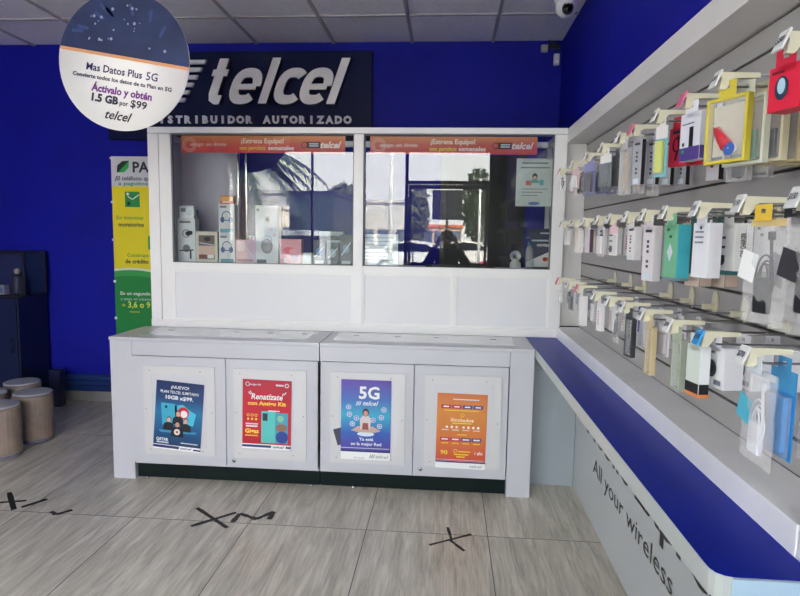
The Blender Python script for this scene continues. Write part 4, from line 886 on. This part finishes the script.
S[2, 1] = [('slate blue blister pack', card(.055, .11, P(140, 150, 160), insert=P(70, 78, 90))), ('pale grey blister pack', card(.055, .11, P(190, 194, 198), insert=WB)), ('greyish blister pack', card(.055, .11, P(160, 164, 170), insert=GY))]
S[2, 2] = [('long plain white carton', carton(.045, .155, .028, P(232, 230, 228), WB)), ('white tube pack', card(.045, .145, P(200, 200, 204), insert=WB)), ('grey tube pack', card(.045, .14, P(180, 182, 188), insert=SV))]
S[2, 3] = [('white tube pack with red lettering', carton(.042, .125, .02, WB, WB, 'red')), ('second white tube pack with red lettering', carton(.042, .125, .02, WB, WB, 'red')), ('third white tube pack with red lettering', carton(.042, .125, .02, WB, WB, 'red')), ('white tube pack with blue cap', carton(.042, .125, .02, WB, P(90, 90, 150)))]
S[2, 4] = [('clear bag of black coiled cable', bag(.07, .13, DKC, WB)), ('white pack with blue print', card(.06, .125, WB, 'square', top=P(70, 80, 160), insert=WB)), ('black coiled cable bag', bag(.07, .13, BK, P(60, 60, 120)))]
S[2, 5] = [('black edged clear pack', casebox(.05, .15, P(50, 54, 60), CLC, BK)), ('white pouch', carton(.06, .115, .03, P(216, 218, 226), WB2)), ('white pouch behind the first', carton(.06, .115, .03, P(220, 220, 224), WB2)), ('clear pack with black plug', card(.06, .14, WB2, 'cable', insert=WB))]
S[2, 6] = [('long tan framed pack', casebox(.042, .165, P(200, 182, 140), P(190, 165, 125), solid=P(180, 150, 110))), ('white accessory pack', card(.06, .11, WB, insert=WB2)), ('clear accessory pack', card(.06, .11, WB2, insert=SV)), ('clear pack with white plug', card(.06, .10, WB2, insert=WB))]
S[2, 7] = [('long clear greenish pack', casebox(.045, .155, clear('greenish_clear_frame', (.93, .97, .9), .5, .12, (.55, .6, .5)), P(150, 158, 140))), ('dark grey clear pack', casebox(.06, .14, P(120, 122, 118), CLC, BK)), ('smoky clear pack', casebox(.06, .14, P(140, 142, 136), CLC, DGY))]
S[2, 8] = [('clear pack with black base and blue tag', carton(.06, .135, .03, P(205, 214, 205), P(230, 232, 232), None, (P(18, 20, 24), .22), P(215, 130, 70))), ('white box with black lens print', carton(.095, .115, .055, P(226, 226, 230), P(232, 232, 236), 'lens')), ('second white lens box', carton(.095, .115, .055, P(226, 226, 230), P(230, 230, 234), 'lens')), ('third white lens box', carton(.095, .115, .055, P(226, 226, 230), P(230, 230, 234), 'lens'))]
S[2, 9] = [('clear bag with white cable and blue seal', bag(.115, .20, P(228, 230, 236), P(205, 215, 222), P(70, 180, 205))), ('blue card pack', card(.085, .20, P(40, 140, 210), top=P(70, 165, 220), insert=P(60, 150, 215))), ('clear bag with white cord', bag(.085, .20, P(215, 218, 224), P(160, 190, 215))), ('clear bag with grey cord', bag(.08, .20, P(190, 192, 198), P(170, 180, 190)))]
KIND = {'bag': 'bagged_cable', 'carton': 'accessory_box', 'card': 'blister_pack', 'casebox': 'phone_case_pack'}
CATS = {'bag': 'bag', 'carton': 'box', 'card': 'pack', 'casebox': 'pack'}
POS = ['front', 'second', 'third', 'fourth', 'fifth', 'last']
for (r, i), lst in sorted(S.items()):
    rnd = random.Random(r*100+i); x = HX+.024
    for k, (lab, (mk, d)) in enumerate(lst):
        if x+d > .845: break
        kind = mk.__qualname__.split('.')[0]
        nm = NAME(r, i)
        where = '%s, %s on %s-row hook %s %s' % (lab, POS[k], ROWN[r], nm, 'the camera' if 'nearest' in nm else '')
        words = where.split()
        t = thing(KIND[kind], ' '.join(words[:16]), CATS[kind], (x, HYR[r][i]+{(2, 8): .08, (1, 9): -.045, (1, 8): .02, (0, 9): .03}.get((r, i), 0)+rnd.uniform(-.006, .006), rows[r]-.024), (0, 0, -pi/2+R((18, 10, 6)[r]+rnd.uniform(-6, 6))), 'packs on the %s row' % ROWN[r])
        mk(t)
        rest = len(lst)-k-1
        x += d+min(.03, max(.006, (.84-x-d-sum(l[1][1] for l in lst[k+1:]))/(rest+1)*.8)) if rest else d

# ------------------------------------------------------------------ the street side, behind the camera (mirrored by the booth glass)
ASP = mat('sunlit_asphalt', (.34, .33, .32), .85, var=.12, scale=3); PAV = mat('pale_pavement', (.50, .48, .45), .8, var=.08, scale=2)
MB().box(-60, 60, -80, -4.2, -.30, -.14, ASP).build('ground', **ST)
MB().box(-12, 12, -4.2, YF-.121, -.30, -.02, PAV).build('pavement', **ST)
MB().box(-30, XL-.121, YF-.12, 12, -.30, -.02, PAV).build('pavement', **ST)
LEAFD = mat('dark_leaf', (.035, .055, .02), .7); LEAFM = mat('olive_leaf', (.10, .11, .055), .7); BARK = mat('bark', (.12, .09, .065), .9, var=.3, scale=12)
def foliage(b, c, r, n, m, rr, size=.28):
    for _ in range(n):
        d = Vector((rr.gauss(0, 1), rr.gauss(0, 1), rr.gauss(0, 1))).normalized()*rr.random()**.4
        p = Vector(c)+Vector((d.x*r[0], d.y*r[1], d.z*r[2])); s_ = size*rr.uniform(.6, 1.3)
        e = Euler((rr.uniform(0, 6), rr.uniform(0, 6), rr.uniform(0, 6))).to_matrix()
        b.poly([p+e @ Vector(v)*s_ for v in ((-.5, 0, 0), (0, -.22, .05), (.5, 0, 0), (0, .22, .05))], m)
def tree(x, y, h, cr_, cz, m, label, seed, cat='tree'):
    t = thing('street_tree', label, cat, (x, y, -.14)); rr = random.Random(seed)
    b = MB(); b.tube([(0, 0, 0), (.05, 0, h*.3), (0, .05, h*.6), (.03, 0, h*.85)], [.16, .12, .08, .03], BARK, 10)
    for a in range(5): b.tube([(0, 0, h*(.4+.08*a)), (cos(a*2.2)*cr_[0]*.6, sin(a*2.2)*cr_[0]*.6, h*(.55+.08*a))], [.05, .02], BARK, 6)
    b.build('trunk', t); b = MB(); foliage(b, (0, 0, cz), cr_, 900, m, rr, .42); b.build('foliage', t)
tree(-5.6, -25, 4.2, (1.1, 1.1, 1.0), 3.4, LEAFM, 'round olive tree by the pale building across the lot', 1)
tree(-1.6, -25, 4.4, (.62, .62, 1.6), 2.9, LEAFM, 'thin tree left of the square sign across the lot', 2)
tree(1.55, -25, 5.2, (.85, .85, 2.0), 3.4, LEAFD, 'tall dark tree right of the square sign across the lot', 3)
tree(4.6, -30, 6.0, (2.0, 2.0, 1.8), 4.0, LEAFD, 'broad dark tree at the right end of the car park', 4)
# palm near the shop
pm = thing('palm_tree', 'palm tree on the pavement outside the shop window', 'tree', (-4.9, -6.3, -.14))
b = MB(); b.tube([(0, 0, 0), (.03, 0, .8), (0, 0, 1.7), (.02, 0, 2.6), (0, 0, 3.45)], [.22, .19, .17, .17, .2], mat('palm_trunk', (.16, .12, .08), .9, var=.35, scale=16, bump=.6), 14); b.build('trunk', pm)
rr = random.Random(11)
for k in range(20):
    az = 2*pi*k/20+rr.uniform(-.12, .12); el = rr.uniform(-.35, 1.0); L_ = rr.uniform(1.8, 2.35); b = MB(); sp = []
    for i in range(13):
        s_ = i/12; rd = L_*s_*cos(el*(1-.3*s_)); zz = 3.45+L_*(s_*sin(el)-.50*s_*s_*(1+.4*cos(el)))
        sp.append(Vector((cos(az)*rd*.95, sin(az)*rd*.95, zz)))
    b.tube(sp, [.022-.0015*i for i in range(13)], LEAFD, 5)
    side_ = Vector((-sin(az), cos(az), 0))
    for i in range(2, 13):
        for q in (0, .33, .66):
            p = sp[i-1].lerp(sp[i], q); fw_ = (sp[i]-sp[i-1]).normalized(); ln = .52*(1-abs(i/12-.45)*.8)
            for sg_ in (-1, 1):
                tip = p+side_*sg_*ln*.7+fw_*ln*.75+Vector((0, 0, -.18*ln-rr.uniform(0, .12))); wv = fw_*.040
                b.poly([p-wv, p+wv, tip], LEAFD)
    b.build('frond', pm)
# square road sign seen from the back, lamp poles
rs = thing('road_sign', 'dark square road sign on a thin pole in the car park', 'sign', (-.01, -8, -.02))
b = MB(); b.box(-.385, .385, .02, .035, 1.96, 2.72, DARKM, .02); b.build('plate', rs)
MB().cyl((0, 0, 0), .03, 2.7, DARKM, 10).build('pole', rs)
for (x, y, h, lab) in ((-1.47, -8.0, 5.2, 'pale street lamp pole left of the shop door'), (1.35, -18, 4.1, 'thin lamp pole between the parked cars on the right')):
    t = thing('street_lamp', lab, 'lamp', (x, y, -.02 if y > -4 else -.14))
    MB().tube([(0, 0, 0), (0, 0, h)], [.07, .045], P(215, 215, 212), 12).build('pole', t)
    MB().tube([(0, 0, h-.05), (.3, 0, h+.05), (.8, 0, h+.06)], .025, P(215, 215, 212), 8).build('arm', t)
    MB().box(.75, 1.15, -.08, .08, h+.02, h+.09, P(205, 205, 205), .02).build('lamp_head', t)
# buildings
def building(x0, x1, y0, z1, m, label, cols, rowsn, roofm=None):
    t = thing('building', label, 'building', ((x0+x1)/2, y0, -.14)); w = (x1-x0)/2
    MB().box(-w, w, -6, 0, 0, z1, m).build('walls', t)
    MB().box(-w-.1, w+.1, -6.1, .12, z1+.001, z1+.18, roofm or m).build('roof', t)
    for r_ in range(rowsn):
        for c_ in range(cols):
            u = -w+(c_+.5)*2*w/cols; z = .9+r_*2.3
            f = MB().box(u-.42, u+.42, .001, .05, z, z+1.15, P(70, 75, 85), .005).build('window', t)
            MB().box(u-.36, u+.36, .051, .058, z+.06, z+1.09, P(95, 105, 120, .15)).build('window_glass', f)
building(-9.8, -5.9, -27, 3.1, mat('cream_render', (.62, .57, .48), .8, var=.06, scale=2), 'cream two-window house across the car park', 3, 1)
building(-5.6, -2.2, -30, 3.7, mat('pale_grey_render', (.55, .54, .50), .8, var=.06, scale=2), 'pale grey building behind the lamp pole across the lot', 3, 1)
building(-1.9, 1.0, -34, 2.3, mat('peach_render', (.58, .42, .32), .8, var=.06, scale=2), 'low peach house with orange roof behind the parked cars', 3, 1, P(200, 100, 60))
building(2.2, 7.5, -33, 2.6, mat('cream_render', (0, 0, 0)), 'low cream house at the right behind the dark tree', 3, 1, P(190, 110, 80))
building(-22, -10.2, -30, 4.2, mat('grey_concrete', (.35, .35, .36), .8, var=.1, scale=2), 'long grey building at the far left of the car park', 6, 1)
# awning kiosk / parked box truck at the left
bxt = thing('box_truck', 'dark green box truck parked outside left of the shop', 'truck', (-3.6, -8.2, -.14))
TG = P(52, 66, 62)
MB().box(-.62, .58, -3.6, 0, .75, 2.72, TG, .03).box(-.66, .62, -3.6, .02, 2.721, 2.80, P(35, 35, 45), .01).build('cargo_box', bxt)
MB().box(-.58, .54, .05, 1.2, .55, 1.75, P(190, 195, 200), .12).build('cab', bxt)
MB().box(-.5, .46, 1.195, 1.212, 1.15, 1.62, P(30, 36, 42, .1), .003).build('windscreen', bxt)
for sy in (-3.0, -.9, .65):
    for sx_ in (-.60, .42): MB().cyl((sx_, sy, .38), .38, .16, P(25, 25, 27, .7), 24, 'X').cyl((sx_-.004, sy, .38), .18, .168, P(150, 150, 155), 16, 'X').build('wheel', bxt)
def car(x, y, rz, m, label):
    t = thing('parked_car', label, 'car', (x, y, -.14), (0, 0, rz))
    pr_ = [(-2.05, .35), (-2.1, .62), (-2.0, .86), (-1.55, .93), (-1.15, 1.36), (-.1, 1.46), (.62, 1.36), (1.15, .98), (1.95, .85), (2.1, .6), (2.05, .32)]
    b = MB(); b.prism(pr_, 1.68, m, 'Y', -.84)
    bmesh.ops.bevel(b.bm, geom=[e for e in b.bm.edges if abs(e.verts[0].co.y-e.verts[1].co.y) < .01], offset=.09, segments=2, affect='EDGES'); b.build('body', t)
    GL = P(22, 26, 30, .08)
    for sgn in (-1, 1):
        b = MB(); y0 = sgn*.842
        b.prism([(-1.38, .98), (-1.05, 1.30), (-.12, 1.39), (.56, 1.30), (.98, .99)], sgn*.006, GL, 'Y', y0); b.build('side_windows', t)
    b = MB(); b.prism([(.68, 1.345), (1.12, 1.01), (1.13, 1.02), (.69, 1.36)], 1.3, GL, 'Y', -.65); b.build('windscreen', t)
    for wx in (-1.3, 1.3):
        for sgn in (-1, 1):
            b = MB(); b.cyl((wx, sgn*.86-.10, .32), .32, .2, P(22, 22, 24, .8), 24, 'Y').cyl((wx, sgn*.86-.105, .32), .19, .21, P(160, 160, 165), 16, 'Y'); b.build('wheel', t)
    for sgn in (-1, 1): MB().box(2.03, 2.11, sgn*.6-.14, sgn*.6+.14, .60, .74, P(235, 235, 225, .1), .02).build('headlight', t)
car(3.15, -12.2, R(8), P(190, 30, 45, .3), 'red car parked nearest the shop door')
car(-1.3, -19, R(5), P(215, 215, 218, .3), 'white car parked left of the road sign')
car(5.4, -17, R(80), P(150, 155, 162, .3), 'silver car parked at the far right of the car park')
car(-7.0, -14, R(0), P(70, 75, 85, .3), 'dark grey car parked left of the box truck')
car(1.2, -23.2, R(8), P(225, 222, 215, .3), 'cream white car in the farthest parking row')
car(-4.6, -22, R(10), P(200, 200, 205, .3), 'pale car parked before the grey building')

# ------------------------------------------------------------------ the person taking the photograph, mirrored darkly in the booth glass
def skin_mesh(name, verts, edges, radii, m, parent=None, root=0, sub=2):
    me = bpy.data.meshes.new(name); b = bmesh.new(); lay = b.verts.layers.skin.verify(); vs = [b.verts.new(v) for v in verts]
    for a, c_ in edges: b.edges.new((vs[a], vs[c_]))
    for i, v in enumerate(vs):
        r = radii[i]; v[lay].radius = r if isinstance(r, tuple) else (r, r); v[lay].use_root = (i == root)
    b.to_mesh(me); b.free(); me.materials.append(m)
    o = bpy.data.objects.new(name, me); COL.objects.link(o); o.parent = parent
    sk = o.modifiers.new('Skin', 'SKIN'); sk.use_smooth_shade = True
    sb_ = o.modifiers.new('Subdivision', 'SUBSURF'); sb_.levels = sub; sb_.render_levels = sub
    return o
SKIN = mat('skin', srgb(176, 128, 102), .5, var=.04, scale=6); CLO = mat('black_jacket', (.012, .012, .014), .85, var=.2, scale=20); TRO = mat('dark_trousers', (.02, .022, .03), .85)
ps = thing('person', 'person in a black jacket raising a phone with both hands', 'person', (0, -.44, .0))
py = 0
V = [(0, 0, .86), (0, .0, 1.0), (0, .01, 1.14), (0, 0, 1.27), (0, .0, 1.34), (0, .02, 1.40),          # 0-5 pelvis .. neck
     (-.09, 0, .80), (-.10, .01, .46), (-.10, -.02, .09), (-.10, .10, .04),                              # 6-9 left leg
     (.09, 0, .80), (.10, .01, .46), (.10, -.02, .09), (.10, .10, .04),                                 # 10-13
     (-.16, 0, 1.29), (-.27, .10, 1.10), (-.13, .27, 1.40), (-.105, .30, 1.46),                           # 14-17 left arm
     (.16, 0, 1.29), (.28, .10, 1.10), (.13, .27, 1.40), (.105, .30, 1.46)]
Ed = [(0, 1), (1, 2), (2, 3), (3, 4), (4, 5), (0, 6), (6, 7), (7, 8), (8, 9), (0, 10), (10, 11), (11, 12), (12, 13), (3, 14), (14, 15), (15, 16), (16, 17), (3, 18), (18, 19), (19, 20), (20, 21)]
Rd = [(.14, .10), (.12, .085), (.13, .09), (.12, .08), (.05, .05), (.045, .045), .075, .05, .035, .03, .075, .05, .035, .03, .05, .038, .024, .026, .05, .038, .024, .026]
# head continues the same surface from the neck
V += [(0, .035, 1.455), (0, .035, 1.51), (0, .03, 1.555)]; Ed += [(5, 22), (22, 23), (23, 24)]; Rd += [(.055, .062), (.068, .08), (.05, .055)]
body = skin_mesh('body', V, Ed, Rd, SKIN, ps)
b = MB()
for sgn in (-1, 1): b.ball((sgn*.027, .108, 1.505), .010, P(235, 232, 228, .2), sub=2).ball((sgn*.027, .116, 1.505), .005, P(40, 25, 20, .2), sub=2)
b.build('eyes', ps)
b = MB(); b.ball((0, .122, 1.48), .012, SKIN, (.8, 1, 1.6)).ball((-.072, .03, 1.49), .016, SKIN, (.4, .8, 1.3)).ball((.072, .03, 1.49), .016, SKIN, (.4, .8, 1.3)); b.build('nose_and_ears', ps)
b = MB(); b.ball((0, .110, 1.447), .018, P(150, 80, 78), (1, .45, .28)); b.build('mouth', ps)
b = MB(); b.ball((0, .005, 1.515), .088, P(28, 22, 20, .6), (.95, 1.0, 1.0), 3, .03).ball((0, -.035, 1.44), .07, P(28, 22, 20, .6), (.95, .8, 1.3), 3, .03); b.build('hair', ps)
JV = [(0, 0, .80), (0, 0, .95), (0, .01, 1.12), (0, 0, 1.26), (0, .005, 1.335), (-.17, 0, 1.285), (-.285, .09, 1.09), (-.15, .25, 1.37), (.17, 0, 1.285), (.295, .09, 1.09), (.15, .25, 1.37)]
skin_mesh('jacket', JV, [(0, 1), (1, 2), (2, 3), (3, 4), (3, 5), (5, 6), (6, 7), (3, 8), (8, 9), (9, 10)], [(.185, .13), (.17, .12), (.17, .12), (.15, .105), (.075, .07), .075, .066, .042, .075, .066, .042], CLO, ps)
for sgn in (-1, 1):
    skin_mesh('trouser_leg', [(sgn*.085, 0, .84), (sgn*.10, .01, .46), (sgn*.10, -.02, .08)], [(0, 1), (1, 2)], [.10, .07, .055], TRO, ps)
    b = MB(); b.ball((sgn*.10, .05, .045), .05, P(30, 30, 32, .6), (.95, 2.3, .85), 3); b.build('shoe', ps)
    # hand: palm plus five bent fingers closing on the phone's edge
    s_ = sgn; hx = s_*.105
    hv = [(hx, .30, 1.455), (hx-s_*.004, .33, 1.475)]; he = [(0, 1)]; hr = [(.030, .018), (.034, .016)]
    for f_, (dz, ln) in enumerate(((.030, .95), (.012, 1.05), (-.006, 1.0), (-.022, .8))):
        i0 = len(hv); hv += [(hx-s_*.002, .350, 1.480+dz), (hx-s_*.006, .375*1, 1.482+dz), (hx-s_*.006-s_*.026*ln, .402, 1.484+dz)]; he += [(1, i0), (i0, i0+1), (i0+1, i0+2)]; hr += [.0095, .0088, .0075]
    i0 = len(hv); hv += [(hx-s_*.016, .345, 1.452), (hx-s_*.034, .356, 1.462), (hx-s_*.044, .366, 1.478)]; he += [(0, i0), (i0, i0+1), (i0+1, i0+2)]; hr += [.012, .010, .0085]
    skin_mesh('hand', hv, he, hr, SKIN, ps)
ph = thing('phone', 'dark phone held upright on its side by the person', 'phone', (0, -.052, 1.50))
b = MB(); b.box(-.066, .066, -.004, .004, -.037, .037, P(22, 22, 26, .2), .003); b.build('phone_body', ph)
b = MB(); b.box(-.062, .062, -.0052, -.0041, -.033, .033, P(60, 70, 90, .1)); b.build('screen', ph)
b = MB(); b.box(-.062, -.037, .0041, .0062, .004, .032, P(35, 35, 40, .2), .001).cyl((-.0495, .0063, .024), .006, .001, P(5, 5, 6, .05), 14, 'Y').cyl((-.0495, .0063, .012), .006, .001, P(5, 5, 6, .05), 14, 'Y'); b.build('camera_bump', ph)
